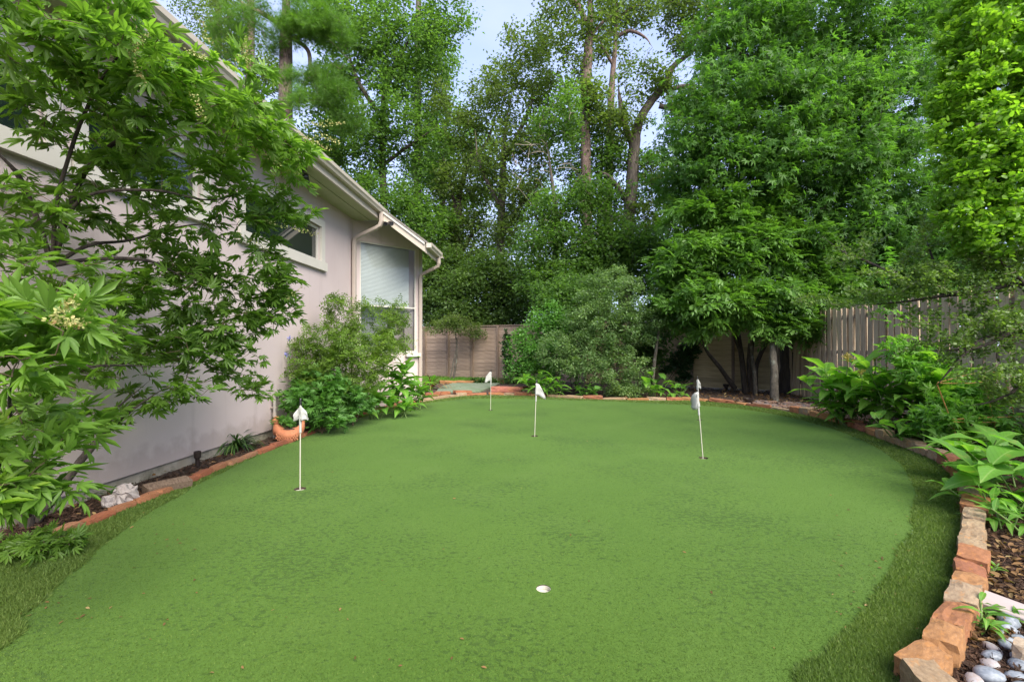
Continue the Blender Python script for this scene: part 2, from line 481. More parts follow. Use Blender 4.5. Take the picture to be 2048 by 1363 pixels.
pet = (np.array([(0, .012, 0), (.30, .012, .0), (.30, -.012, 0), (0, -.012, 0)]), tri([(0, 2, 1), (0, 3, 2)]))
T['palm'] = (np.concatenate([T['palm'][0], pet[0]]), np.concatenate([T['palm'][1], pet[1] + len(T['palm'][0])]))
star5 = (T['rhomb'][0] * np.array([1, .62, 1]), T['rhomb'][1])
T['star'] = compose(star5, [(0, .62, (.3, 0, 0), -.15), (.85, .6, (.3, 0, 0), -.2), (-.85, .6, (.3, 0, 0), -.2), (1.75, .45, (.3, 0, 0), -.1), (-1.75, .45, (.3, 0, 0), -.1)])
T['spray'] = compose((T['rhomb'][0] * np.array([1, .62, 1]), T['rhomb'][1]), [(0, .36, (.74, 0, -.04), -.2)] + [(s * (.75 + .1 * k), .38 - .02 * k, (.10 + .16 * k, 0, .02), -.12) for k in range(4) for s in (1, -1)])
_r = random.Random(3)
T['needles'] = (lambda L: compose((np.array([(0, -.012, 0), (1, 0, 0), (0, .012, 0)]), tri([(0, 1, 2)])), L))([( _r.uniform(-1.1, 1.1), _r.uniform(.6, 1), (_r.uniform(0, .25), 0, 0), _r.uniform(-.7, .9)) for k in range(16)])
T['frond'] = compose((T['rhomb'][0] * np.array([1, .7, 1]), T['rhomb'][1]),
    [(s * a + b_, .20, (x, y, 0), -.15) for (b_, x, y) in ((0, .75, 0), (.5, .45, .12), (-.5, .45, -.12), (.8, .2, .1), (-.8, .2, -.1), (0, .5, 0)) for s, a in ((1, .7), (-1, .7), (1, 0))])
T['blade'] = (np.array([(0, -.06, 0), (0, .06, 0), (.6, .045, .0), (.6, -.045, 0), (1, 0, -.22)]), tri([(0, 1, 2), (0, 2, 3), (3, 2, 4)]))
T['chip'] = (np.array([(0, -.13, 0), (1, -.10, .06), (1, .12, 0), (0, .13, .08)]), tri([(0, 1, 2), (0, 2, 3)]))

def norm(a): return a / (np.linalg.norm(a, axis=-1, keepdims=True) + 1e-9)
def frames(D, Nn):
    D = norm(D); Y = norm(np.cross(Nn, D)); Z = np.cross(D, Y)
    return D, Y, Z
def leaves_me(tm, Pp, D, Nn, Sz, var, wide=None):
    V0, F0 = T[tm] if isinstance(tm, str) else tm
    D, Y, Z = frames(D, Nn)
    wy = np.ones(len(Pp)) if wide is None else wide
    V = Pp[:, None, :] + Sz[:, None, None] * (V0[None, :, 0:1] * D[:, None, :] + V0[None, :, 1:2] * wy[:, None, None] * Y[:, None, :] + V0[None, :, 2:3] * Z[:, None, :])
    n, k = len(Pp), len(V0)
    Fc = (F0[None, :, :] + (np.arange(n) * k)[:, None, None]).reshape(-1, 3)
    return np_mesh(V.reshape(-1, 3), Fc, np.repeat(var, k))

def blob(px, py, d, rx, ry, rd=None, n=40, bright=0.0):
    c = P(px, py, d)
    k = d / F
    return (np.array(c), np.array([rx * k, rd if rd else (rx + ry) * .5 * k, ry * k]), n, bright)
def blob_tips(blobs, rng, shell=.33):
    out, br = [], []
    for c, r, n, b_ in blobs:
        u = norm(rng.normal(size=(n, 3))); rr = rng.uniform(0, 1, n) ** shell
        out.append(c + u * rr[:, None] * r); br.append(np.full(n, b_))
    return np.concatenate(out), np.concatenate(br)

def twig_net(skel, tips, rng, up=.12, k=5, rmin=.004, rk=.011, maxlen=1e9, wob=.05):
    """joins every tip to the nearest wood already there; returns curves"""
    nodes_ = np.concatenate([s[:, :3] for s in skel])
    d0 = np.array([np.min(np.linalg.norm(nodes_ - t, axis=1)) for t in tips])
    order = np.argsort(d0)
    cur = []
    store = np.zeros((len(nodes_) + len(tips) * k, 3)); store[:len(nodes_)] = nodes_; cnt = len(nodes_)
    ts = np.linspace(0, 1, k)
    res = [None] * len(tips)
    for i in order:
        t = tips[i]
        dv = t - store[:cnt]
        cost = np.linalg.norm(dv, axis=1) + np.maximum(0, -dv[:, 2]) * .5
        j = int(np.argmin(cost)); a = store[j].copy()
        L = np.linalg.norm(t - a)
        if L < 1e-3: L = 1e-3
        mid = (a + t) / 2 + np.array([0, 0, up * L]) + rng.normal(size=3) * wob * L
        c = ((1 - ts) ** 2)[:, None] * a + (2 * ts * (1 - ts))[:, None] * mid + (ts ** 2)[:, None] * t
        store[cnt:cnt + k - 1] = c[1:]; cnt += k - 1
        rad = np.maximum(rmin, (rk * L + rmin * .6) * (1 - .8 * ts))
        res[i] = (c, rad)
    return res

def foliage(curves, bright, rng, per, size, jit, flat=.75, droop=.1, tmin=.25, sv=.42, outw=None):
    n = len(curves)
    C = np.stack([c for c, r in curves])            # n,k,3
    k = C.shape[1]
    t = rng.uniform(tmin, 1.0, (n, per)) ** .8
    f = t * (k - 1); i = np.clip(f.astype(int), 0, k - 2); w = (f - i)[..., None]
    idx = np.arange(n)[:, None]
    Pp = C[idx, i] * (1 - w) + C[idx, i + 1] * w
    tan = norm(C[idx, i + 1] - C[idx, i])
    Pp = Pp + rng.normal(size=Pp.shape) * jit * np.array([1, 1, .7])
    D = tan * .55 + rng.normal(size=Pp.shape) * np.array([.8, .8, .45]); D[..., 2] -= droop
    Nn = rng.normal(size=Pp.shape) * (1 - flat); Nn[..., 2] += flat
    Sz = size * rng.uniform(1 - sv, 1 + sv, (n, per))
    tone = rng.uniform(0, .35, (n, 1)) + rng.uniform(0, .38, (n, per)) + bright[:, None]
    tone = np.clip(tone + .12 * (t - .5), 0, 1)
    r = lambda x: x.reshape(-1, x.shape[-1]) if x.ndim == 3 else x.ravel()
    return r(Pp), r(D), r(Nn), r(Sz), r(tone)

LEAF_VARIANTS = {}
def add_leaves(parent, tm, arr, mat, partname='leaf', n_parts=0, crown='crown'):
    Pp, D, Nn, Sz, tone = arr
    if n_parts:
        d = np.linalg.norm(Pp - np.array([0, 0, H]), axis=1)
        px = Pp[:, 0] / np.maximum(Pp[:, 1], .01) * F + CX; py = HY - (Pp[:, 2] - H) / np.maximum(Pp[:, 1], .01) * F
        vis = (px > 5) & (px < 2043) & (py > 5) & (py < 1358) & (Pp[:, 1] > .3)
        sc = np.where(vis, Sz / d, 0)
        pick = np.argsort(-sc)[:n_parts]
        keep = np.ones(len(Pp), bool); keep[pick] = False
        key = (str(tm), mat.name)
        if key not in LEAF_VARIANTS:
            lst = []
            for q in range(6):
                V0, F0 = T[tm] if isinstance(tm, str) else tm
                V1 = V0 + np.random.default_rng(q).normal(size=V0.shape) * .012
                me = np_mesh(V1, F0, np.full(len(V1), .1 + q * .14)); me.materials.append(mat); lst.append(me)
            LEAF_VARIANTS[key] = lst
        X, Y, Z = frames(D[pick], Nn[pick])
        inv = Vector(parent.location)
        for q, i in enumerate(pick):
            me = LEAF_VARIANTS[key][int(min(5, tone[i] * 6))]
            o = bpy.data.objects.new(partname, me); COL.objects.link(o); o.parent = parent
            m = Matrix(((X[q][0], Y[q][0], Z[q][0]), (X[q][1], Y[q][1], Z[q][1]), (X[q][2], Y[q][2], Z[q][2])))
            o.matrix_local = Matrix.Translation(Vector(Pp[i]) - inv) @ m.to_4x4() @ Matrix.Scale(float(Sz[i]), 4)
        Pp, D, Nn, Sz, tone = Pp[keep], D[keep], Nn[keep], Sz[keep], tone[keep]
    off = np.array(parent.location)
    me = leaves_me(tm, Pp - off, D, Nn, Sz, tone)
    return link(crown, me, mat, parent, kind='stuff')

def wood_part(parent, name, skel, mat, sides=8):
    off = np.array(list(parent.location) + [0])
    me = tubes_me([(s[:, :3] - off[:3], s[:, 3], sides) for s in skel])
    return link(name, me, mat, parent)

def tree(name, label, trunks, blobs, leaf, mat, bark, per, size, jit, cat='tree', group=None, seed=0, flat=.7, droop=.1, twigmat=None,
         rmin=.006, rk=.011, n_parts=0, partname='leaf', bare=0, wob=.06, up=.12, shell=.33, tmin=.25, sides=8, crown='crown', trunkname='trunk', tsides=3, far_scale=None, scatter=0):
    """trunks: list of polylines [(px,py,d,r_px)], the first is the main stem"""
    rng = np.random.default_rng(seed + 100)
    skel = []
    for tr in trunks:
        rows = []
        for (px, py, d, r) in tr:
            p = P(px, py, d); rows.append((p.x, p.y, p.z, r * d / F))
        s = smooth_line(rows, 6)
        if trunks.index(tr) > 0 or len(trunks) > 1:
            m_ = len(s); s[:, 3] *= np.clip((m_ - np.arange(m_)) / (m_ * .45), .12, 1)
        s[1:-1, :2] += rng.normal(size=(len(s) - 2, 2)) * s[1:-1, 3:4] * .05
        skel.append(s)
    b0 = skel[0][0]
    if b0[2] < 1.0: skel[0][0][2] = min(b0[2], -.05)
    root = empty(name, label, cat, (b0[0], b0[1], 0), 0, group)
    wood_part(root, trunkname, skel[:1], bark, sides)
    if len(skel) > 1:
        for s in skel[1:]:
            wood_part(root, 'limb', [s], bark, sides)
    tips, br = blob_tips(blobs, rng, shell)
    if scatter: tips = tips + rng.normal(size=tips.shape) * scatter
    tips[:, 2] = np.maximum(tips[:, 2], .06)
    cur = twig_net(skel, tips, rng, up=up, rmin=rmin, rk=rk, wob=wob)
    off = np.array(root.location)
    me = tubes_me([(c - off, r, tsides) for c, r in cur])
    link('twigs', me, twigmat or bark, root, kind='stuff')
    if per:
        m = len(cur) - bare
        arr = foliage(cur[:m] if bare == 0 else cur[bare:], br[:m] if bare == 0 else br[bare:], rng, per, size, jit, flat, droop, tmin)
        if far_scale:
            arr[3][arr[0][:, 1] > 2.45] *= far_scale
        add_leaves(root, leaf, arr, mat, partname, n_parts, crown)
    return root

# ---------------------------------------------------------------- outline of the green, the fringe and the edging (metres, from ground points of the plan)
GREEN_PX = [(0, 1300), (60, 1225), (130, 1160), (200, 1098), (280, 1038), (380, 980), (480, 928), (600, 878), (680, 848), (760, 826), (820, 813), (880, 803), (960, 797), (1100, 799), (1300, 806), (1450, 815), (1560, 831), (1680, 863), (1760, 900), (1810, 940), (1830, 990), (1818, 1060), (1792, 1120), (1755, 1185), (1710, 1245), (1655, 1305), (1600, 1363)]
green_w = [G(*p) for p in GREEN_PX] + [Vector((1.05, 1.3, 0)), Vector((.6, .2, 0)), Vector((-.6, -.4, 0)), Vector((-1.7, .3, 0)), Vector((-2.35, 1.3, 0))]
EDGE_PX = [(0, 1128), (100, 1078), (200, 1040), (300, 999), (400, 955), (500, 914), (600, 876), (700, 838), (770, 818), (850, 803), (950, 790), (1050, 791), (1150, 797), (1300, 801), (1400, 802), (1500, 812), (1590, 826), (1680, 848), (1760, 878), (1830, 905), (1885, 932), (1915, 975), (1925, 1020), (1925, 1080), (1915, 1140), (1905, 1200), (1882, 1260), (1848, 1320), (1812, 1385)]
edge_w = [G(*p) for p in EDGE_PX] + [Vector((1.55, 1.2, 0)), Vector((1.3, .1, 0)), Vector((.4, -1.1, 0)), Vector((-1.5, -1.2, 0)), Vector((-3.1, -.4, 0)), Vector((-3.4, 1.2, 0)), Vector((-3.36, 2.2, 0))]
def closed_smooth(w, n=5):
    a = np.array([(p.x, p.y) for p in w]); m = len(a)
    b_ = np.vstack([a[-2:], a, a[:3]])
    s = smooth_line(b_, n)
    return s[2 * n:(2 + m) * n]
green_l = closed_smooth(green_w, 14)
green_l = green_l + R.normal(size=green_l.shape) * .0045 + .01 * np.stack([np.sin(np.arange(len(green_l)) * .41), np.cos(np.arange(len(green_l)) * .33)], 1)
edge_l = closed_smooth(edge_w)
def inside(Q, poly):
    x, y = Q[:, 0], Q[:, 1]; res = np.zeros(len(Q), bool)
    a = poly; b_ = np.roll(poly, -1, 0)
    for (x1, y1), (x2, y2) in zip(a, b_):
        if y1 == y2: continue
        c = ((y1 > y) != (y2 > y)) & (x < (x2 - x1) * (y - y1) / (y2 - y1) + x1)
        res ^= c
    return res
def sheet(loops, z):
    vs = [Vector((p[0], p[1], z)) for l in loops for p in l]
    tris = tessellate_polygon([[Vector((p[0], p[1], 0)) for p in l] for l in loops])
    me = bpy.data.meshes.new('mesh'); me.from_pydata(vs, [], [tuple(t) for t in tris])
    bm = bmesh.new(); bm.from_mesh(me); bmesh.ops.recalc_face_normals(bm, faces=bm.faces)
    if sum(f.normal.z for f in bm.faces) < 0:
        bmesh.ops.reverse_faces(bm, faces=bm.faces)
    bm.to_mesh(me); bm.free()
    return me
CUPS = [(G(600, 978), .056), (G(1069, 872), .056), (G(981, 820), .05), (G(1407, 916), .056), (G(1399, 840), .05), (G(1087, 1178), .042)]
circ = lambda c, r, n=20: [(c.x + r * math.cos(2 * PI * i / n), c.y + r * math.sin(2 * PI * i / n)) for i in range(n)]
big = [(-160, -60), (160, -60), (160, 260), (-160, 260)]
link('ground', sheet([big, edge_l], 0.0), M['soil'], kind='structure')
link('fringe_turf', sheet([edge_l, green_l], 0.002), M['fringe'], kind='structure')
link('putting_green', sheet([green_l] + [circ(c, r) for c, r in CUPS], 0.006), M['green'], kind='structure')

# ---------------------------------------------------------------- the house (own axes: u to the right of its wall direction, v along the wall)
TH = math.atan(47 / F)
house = empty('house', 'beige stucco house wall with white framed windows and a long gutter along the left', 'house', (0, 0, 0), -TH)
WU, SOF = -4.0, 4.16
def wall_cells(name, plane, s0, s1, z0, z1, holes, th, mat, parent, fn):
    """fn(s,z,depth) -> xyz. cells around openings"""
    ss = sorted({s0, s1} | {h[0] for h in holes} | {h[1] for h in holes}); zs = sorted({z0, z1} | {h[2] for h in holes} | {h[3] for h in holes})
    bm = bmesh.new()
    for a, b_ in zip(ss[:-1], ss[1:]):
        for c, d in zip(zs[:-1], zs[1:]):
            if any(h[0] <= a and b_ <= h[1] and h[2] <= c and d <= h[3] for h in holes): continue
            vs = [bm.verts.new(fn(s, z, 0)) for s, z in ((a, c), (b_, c), (b_, d), (a, d))]
            bm.faces.new(vs)
    for h in holes:
        for (p, q) in (((h[0], h[2]), (h[1], h[2])), ((h[1], h[2]), (h[1], h[3])), ((h[1], h[3]), (h[0], h[3])), ((h[0], h[3]), (h[0], h[2]))):
            bm.faces.new([bm.verts.new(fn(*p, 0)), bm.verts.new(fn(*q, 0)), bm.verts.new(fn(*q, th)), bm.verts.new(fn(*p, th))])
    bmesh.ops.remove_doubles(bm, verts=bm.verts, dist=1e-5)
    return link(name, bm_mesh(bm), mat, parent)
mainfn = lambda s, z, dp: (WU - dp, s, z)
WIN = [(6.05, 8.28, 2.95, 3.60), (3.85, 5.25, 3.02, 3.60), (1.95, 3.50, 3.02, 3.60)]
wall_cells('wall', None, -4, 9.8, .12, SOF, WIN, .12, M['stucco'], house, mainfn)
link('foundation', box_me((WU - .3, -4, -.3), (WU - .035, 9.8, .12)), M['concrete'], house)
for i, (a, b_, c, d) in enumerate(WIN):
    bm = bmesh.new(); w = .13; o = WU + .03
    box(bm, (WU - .02, a - w, d), (o, b_ + w, d + w))
    box(bm, (WU - .02, a - w, c), (o, a, d)); box(bm, (WU - .02, b_, c), (o, b_ + w, d))
    box(bm, (WU - .02, a - w - .03, c - .16), (o + .035, b_ + w + .03, c))
    box(bm, (WU - .09, a, c), (WU - .04, a + .05, d)); box(bm, (WU - .09, b_ - .05, c), (WU - .04, b_, d))
    box(bm, (WU - .09, a + .05, c), (WU - .04, b_ - .05, c + .05)); box(bm, (WU - .09, a + .05, d - .05), (WU - .04, b_ - .05, d))
    fr = link('window', bm_mesh(bm), M['trim'], house)
    link('pane', box_me((WU - .075, a + .052, c + .052), (WU - .065, b_ - .052, d - .052)), M['glass'], fr)
# soffit, fascia, gutter, roof of the main part
bm = bmesh.new()
box(bm, (WU - .02, -4, SOF), (-3.68, 9.92, SOF + .02))
box(bm, (-3.67, -4, SOF + .012), (-3.54, 9.92, SOF + .03))
box(bm, (-3.53, -4, SOF), (-3.42, 9.92, SOF + .02))
link('soffit', bm_mesh(bm), M['soffit'], house)
link('fascia', box_me((-3.42, -4, SOF - .03), (-3.385, 9.92, SOF + .24)), M['gutter'], house)
def gutter(name, u, v0, v1, z, parent):
    prof = [(0, 0), (.085, 0), (.10, .035), (.125, .06), (.13, .115), (.118, .118), (.115, .07), (.09, .045), (.075, .012), (.008, .012), (.008, .118), (0, .118)]
    bm = bmesh.new()
    A = [bm.verts.new((u + a, v0, z + b_)) for a, b_ in prof]; B = [bm.verts.new((u + a, v1, z + b_)) for a, b_ in prof]
    n = len(prof)
    for i in range(n): bm.faces.new([A[i], A[(i + 1) % n], B[(i + 1) % n], B[i]])
    box(bm, (u + .008, v0, z + .012), (u + .12, v0 + .003, z + .11)); box(bm, (u + .006, v1 - .003, z + .001), (u + .125, v1, z + .113))
    return link(name, bm_mesh(bm), M['gutter'], parent)
gutter('gutter', -3.384, -4, 9.90, SOF + .085, house)
def slab(pts, th=.05):
    bm = bmesh.new()
    A = [bm.verts.new(p) for p in pts]; B = [bm.verts.new((p[0], p[1], p[2] + th)) for p in pts]
    bm.faces.new(A); bm.faces.new(B)
    for i in range(len(pts)): bm.faces.new([A[i], A[(i + 1) % len(pts)], B[(i + 1) % len(pts)], B[i]])
    return bm_mesh(bm)
link('roof', slab([(-3.33, -4, SOF + .21), (-3.33, 9.93, SOF + .21), (-9, 9.93, SOF + .21 + 5.67 * .72), (-9, -4, SOF + .21 + 5.67 * .72)]), M['shingle'], house)
# rear part: bay wall at 45 degrees, then a short wall, under the continued roof slope
def zr(u): return 4.27 - .75 * (u + 3.5)           # underside of the continued roof
BA = (-4.0, 9.8)
def bayfn(s, z, dp):                                # s = distance along the 45 degree wall
    k = s / math.sqrt(2); q = dp / math.sqrt(2)
    return (BA[0] + k - q, BA[1] + k + q, z)
s_end = 1.16 * math.sqrt(2); sw0, sw1 = .15, 1.56
zb = 3.72
wall_cells('wall', None, 0, s_end, 0, zb + .03, [(sw0, sw1, 1.22, zb)], .1, M['stucco'], house, bayfn)
bm = bmesh.new()     # gable piece above the window following the roof
top = [(0, zb + .03), (s_end, zb + .03), (s_end, max(zr(-2.84), zb + .04)), (.5 * math.sqrt(2), zr(-3.5)), (0, 4.62)]
bm.faces.new([bm.verts.new(bayfn(s, z, 0)) for s, z in top])
link('wall', bm_mesh(bm), M['stucco'], house)
bm = bmesh.new()
box(bm, (-3.2, 10.96, 0), (-2.84, 11.3, zr(-2.84) + .02)); link('wall', bm_mesh(bm), M['stucco'], house)
def bay_box(s0, s1, z0, z1, d0, d1):
    bm = bmesh.new()
    v = [bm.verts.new(bayfn(s, z, d)) for s in (s0, s1) for d in (d0, d1) for z in (z0, z1)]
    for f in ((0, 1, 3, 2), (4, 6, 7, 5), (0, 4, 5, 1), (2, 3, 7, 6), (0, 2, 6, 4), (1, 5, 7, 3)): bm.faces.new([v[i] for i in f])
    return bm
def join(bms):
    me = bpy.data.meshes.new('mesh'); out = bmesh.new()
    for b_ in bms:
        t = bm_mesh(b_); out.from_mesh(t)
    return bm_mesh(out)
zm = 2.31
bw = link('window', join([bay_box(sw0, sw0 + .03, 1.22, zb, .01, .05), bay_box(sw1 - .03, sw1, 1.22, zb, .01, .05), bay_box(sw0 + .03, sw1 - .03, 1.22, 1.26, .01, .05),
                          bay_box(sw0 + .03, sw1 - .03, zb - .03, zb, .01, .05), bay_box(sw0 + .03, sw1 - .03, zm - .03, zm, .01, .05)]), M['trim'], house)
def quad(s0, s1, z0, z1, d):
    b2 = bmesh.new(); b2.faces.new([b2.verts.new(bayfn(*q, d)) for q in ((s0, z0), (s1, z0), (s1, z1), (s0, z1))])
    me = bpy.data.meshes.new('mesh'); b2.to_mesh(me); b2.free(); return me
link('pane', quad(sw0 + .031, sw1 - .031, zm + .001, zb - .031, .025), M['clear'], bw)
link('pane', quad(sw0 + .031, sw1 - .031, 1.261, zm - .031, .025), M['clear'], bw)
link('window_sill', join([bay_box(sw1 - .3, sw1 + .08, 1.13, 1.21, -.10, -.002)]), M['trim'], house)
# pleated blind behind the upper pane
bm = bmesh.new(); n = 46; prev = None
for i in range(n * 2 + 1):
    z = zb - .03 - (zb - zm - .02) * i / (2 * n); dp = .09 if i % 2 else .100
    row = [bm.verts.new(bayfn(sw0 + .035, z, dp)), bm.verts.new(bayfn(sw1 - .14, z, dp))]
    if prev: bm.faces.new([prev[0], prev[1], row[1], row[0]])
    prev = row
link('blind', bm_mesh(bm), M['blind'], bw)
link('blind_rail', join([bay_box(sw0 + .035, sw1 - .14, zm - .02, zm + .015, .08, .11)]), M['blind'], bw)
link('room_wall', join([bay_box(sw0 - .3, sw1 + .0, 1.0, zb + .1, .55, .6), bay_box(sw0 - .3, sw1, .95, 1.0, .12, .6)]), M['screen'], house)
# rake, lower roof, its soffit and gutter
u0, u1 = -3.30, -2.36
bm = bmesh.new()
def raker(ua, ub, v0, v1, lo, hi):
    v = [bm.verts.new((u, v_, zr(u) + dz)) for u in (ua, ub) for v_ in (v0, v1) for dz in (lo, hi)]
    for f in ((0, 1, 3, 2), (4, 6, 7, 5), (0, 4, 5, 1), (2, 3, 7, 6), (0, 2, 6, 4), (1, 5, 7, 3)): bm.faces.new([v[i] for i in f])
raker(-3.66, u1, 9.66, 9.70, -.02, .17)
link('rake_board', bm_mesh(bm), M['gutter'], house)
bm = bmesh.new(); raker(-3.6, u1 - .01, 9.63, 9.658, .13, .19); link('rake_trim', bm_mesh(bm), M['trim'], house)
bm = bmesh.new(); raker(-9, u1 - .02, 9.705, 11.35, 0, .02); link('soffit', bm_mesh(bm), M['soffit'], house)
bm = bmesh.new(); raker(-9, u1 + .05, 9.62, 11.4, .195, .24); link('roof', bm_mesh(bm), M['shingle'], house)
link('fascia', box_me((u1 - .01, 9.70, zr(u1) - .03), (u1 + .02, 11.0, zr(u1) + .16)), M['gutter'], house)
gutter('gutter', u1 + .021, 9.62, 10.75, zr(u1) + .06, house)
def spout(pts, w=.075, dd=.055):
    bm = bmesh.new(); prev = None
    pts = [Vector(p) for p in pts]
    for i, p in enumerate(pts):
        t = (pts[min(i + 1, len(pts) - 1)] - pts[max(i - 1, 0)]).normalized()
        side = Vector((0, 1, 0)); nrm = t.cross(side).normalized()
        ring = [bm.verts.new(p + side * a * w / 2 + nrm * b_ * dd / 2) for a, b_ in ((-1, -.7), (-.7, -1), (.7, -1), (1, -.7), (1, .7), (.7, 1), (-.7, 1), (-1, .7))]
        if prev:
            for j in range(8): bm.faces.new([prev[j], prev[(j + 1) % 8], ring[(j + 1) % 8], ring[j]])
        prev = ring
    return bm_mesh(bm)
link('downspout', spout([(-3.31, 9.62, SOF + .09), (-3.31, 9.62, SOF - .10), (-3.34, 9.62, SOF - .19), (-3.42, 9.62, SOF - .24), (-3.82, 9.66, SOF - .40), (-3.90, 9.68, SOF - .45), (-3.93, 9.69, SOF - .54), (-3.93, 9.69, 2.4), (-3.93, 9.69, .1)], .10, .075), M['spout'], house)
zt = zr(u1)
link('downspout', spout([(-2.28, 10.66, zt + .07), (-2.28, 10.66, zt - .08), (-2.31, 10.68, zt - .15), (-2.40, 10.7, zt - .19), (-2.70, 10.88, zt - .28), (-2.77, 10.92, zt - .32), (-2.79, 10.94, zt - .40), (-2.79, 10.94, 2), (-2.79, 10.94, .1)], .09, .07), M['spout'], house)
# the other sides of the house, plain
bm = bmesh.new()
box(bm, (-9, -4, -.2), (-8.8, 11.3, 5)); box(bm, (-8.8, 11.1, -.2), (-3.21, 11.3, zr(-2.84))); box(bm, (-8.8, -4, -.2), (WU - .3, -3.8, SOF))
link('wall', bm_mesh(bm), M['stucco'], house)
def hpt(u, v, z): 
    return Vector((u * math.cos(TH) + v * math.sin(TH), -u * math.sin(TH) + v * math.cos(TH), z))

# soffit floodlight
fl = empty('floodlight', 'black twin-head floodlight under the soffit above the white framed window', 'floodlight', hpt(-3.62, 6.9, SOF), -TH)
link('base', box_me((-.05, -.05, -.04), (.05, .05, 0), .01), M['black'], fl)
def lamp_head(parent, loc, rot, r=.055, L=.12, name='lamp_head'):
    bm = bmesh.new()
    rings = [(0, r * .45), (.02, r * .7), (L * .6, r * .85), (L, r), (L, r * .85), (L * .85, r * .8)]
    pr = None
    for z, rr in rings:
        ring = [bm.verts.new((rr * math.cos(a), rr * math.sin(a), z)) for a in np.arange(12) * PI / 6]
        if pr:
            for j in range(12): bm.faces.new([pr[j], pr[(j + 1) % 12], ring[(j + 1) % 12], ring[j]])
        else: bm.faces.new(ring)
        pr = ring
    bm.faces.new(pr)
    return link(name, bm_mesh(bm, smooth=False), M['black'], parent, loc=loc, rot=rot)
lamp_head(fl, (0, -.06, -.06), (2.2, .5, 0), .075, .16); lamp_head(fl, (0, .08, -.07), (-2.4, .5, 0), .075, .16)
link('bracket', tubes_me([(np.array([(0, -.08, -.07), (0, .08, -.07)]), np.array([.014, .014]), 6), (np.array([(0, 0, -.02), (0, 0, -.08)]), np.array([.018, .018]), 6)]), M['black'], fl)
sc_ = empty('security_light', 'small dark brown security light at the corner of the roof beside the downspout', 'security light', hpt(-3.12, 9.6, 4.02), -TH)
link('base', box_me((-.035, 0, -.035), (.035, .05, .035), .008), M['bronze'], sc_)
lamp_head(sc_, (-.04, -.01, -.02), (1.9, .6, 0), .045, .10); lamp_head(sc_, (.05, -.01, -.03), (1.9, -.9, 0), .045, .10)

# ---------------------------------------------------------------- fences
FC = np.array([8.05, 13.8]); FL = np.array([-7.0, 21.56])
bf = empty('back_fence', 'brown wooden fence of horizontal boards with upright posts across the back of the garden', 'fence', (FC[0], FC[1], 0), math.atan2(FL[1] - FC[1], FL[0] - FC[0]))
Lb = float(np.linalg.norm(FL - FC)); bay_w = 1.21; nb = int(Lb / bay_w); nr = 13; sh = 2.12 / nr
slat_me = {}
for k in range(2):
    bm = bmesh.new(); v = []
    prof = [(-.010, 0), (.016, 0), (.004, sh + .012), (-.010, sh + .012)]
    A = [bm.verts.new((0, a, z)) for a, z in prof]; B = [bm.verts.new((bay_w - .01, a, z)) for a, z in prof]
    bm.faces.new(A); bm.faces.new(B)
    for i in range(4): bm.faces.new([A[i], A[(i + 1) % 4], B[(i + 1) % 4], B[i]])
    slat_me[k] = bm_mesh(bm); slat_me[k].materials.append([M['slatr'], M['slat']][k])
post_me = box_me((-.045, .018, -.1), (.045, .085, 2.2), .006); post_me.materials.append(M['post'])
cap_me = box_me((0, -.03, 0), (bay_w, .05, .035)); cap_me.materials.append(M['slat'])
for b_ in range(nb):
    for r_ in range(nr):
        o = link('slat', slat_me[1 if b_ > 4 else 0], None, bf, loc=(b_ * bay_w, random.uniform(-.003, .003), .04 + r_ * sh + random.uniform(-.006, .006)), rot=(0, random.uniform(-.004, .004), 0))
    link('post', post_me, None, bf, loc=(b_ * bay_w, 0, 0))
    link('rail_cap', cap_me, None, bf, loc=(b_ * bay_w, 0, 2.17))
FR0, FR1 = np.array([8.05, 13.75]), np.array([6.55, .5])
dv = FR1 - FR0; Lr = float(np.linalg.norm(dv))
sf = empty('side_fence', 'tall weathered grey fence of upright overlapping pickets along the right', 'fence', (FR0[0], FR0[1], 0), math.atan2(dv[1], dv[0]))
pick_me = []
for k in range(4):
    bm = bmesh.new(); box(bm, (-.073, -.009, 0), (.073, .009, 2.28)); bmesh.ops.subdivide_edges(bm, edges=[e for e in bm.edges if abs(e.verts[0].co.z - e.verts[1].co.z) > 1], cuts=5)
    rr = random.Random(k); ph = rr.uniform(0, 6)
    for v in bm.verts:
        v.co.y += .012 * math.sin(v.co.z * 1.3 + ph); v.co.x += .005 * math.sin(v.co.z * 2.1 + ph)
    me = bm_mesh(bm); me.materials.append(M['picket']); pick_me.append(me)
npk = int(Lr / .105)
for i in range(npk):
    front = i % 2 == 0
    link('picket', random.choice(pick_me), None, sf, loc=(i * .105 + random.uniform(-.006, .006), -.045 if front else .045, random.uniform(-.02, .02)), rot=(random.uniform(-.006, .006), random.uniform(-.008, .008), 0))
for z in (.35, 1.2, 2.0):
    link('rail', box_me((0, -.019 - .012, z), (Lr, .019 + .012, z + .085)), M['post'], sf)
for i in range(6):
    link('post', box_me((i * 2.4 - .045, .062, -.1), (i * 2.4 + .045, .15, 2.25)), M['post'], sf)
for o in list(COL.objects):
    pass

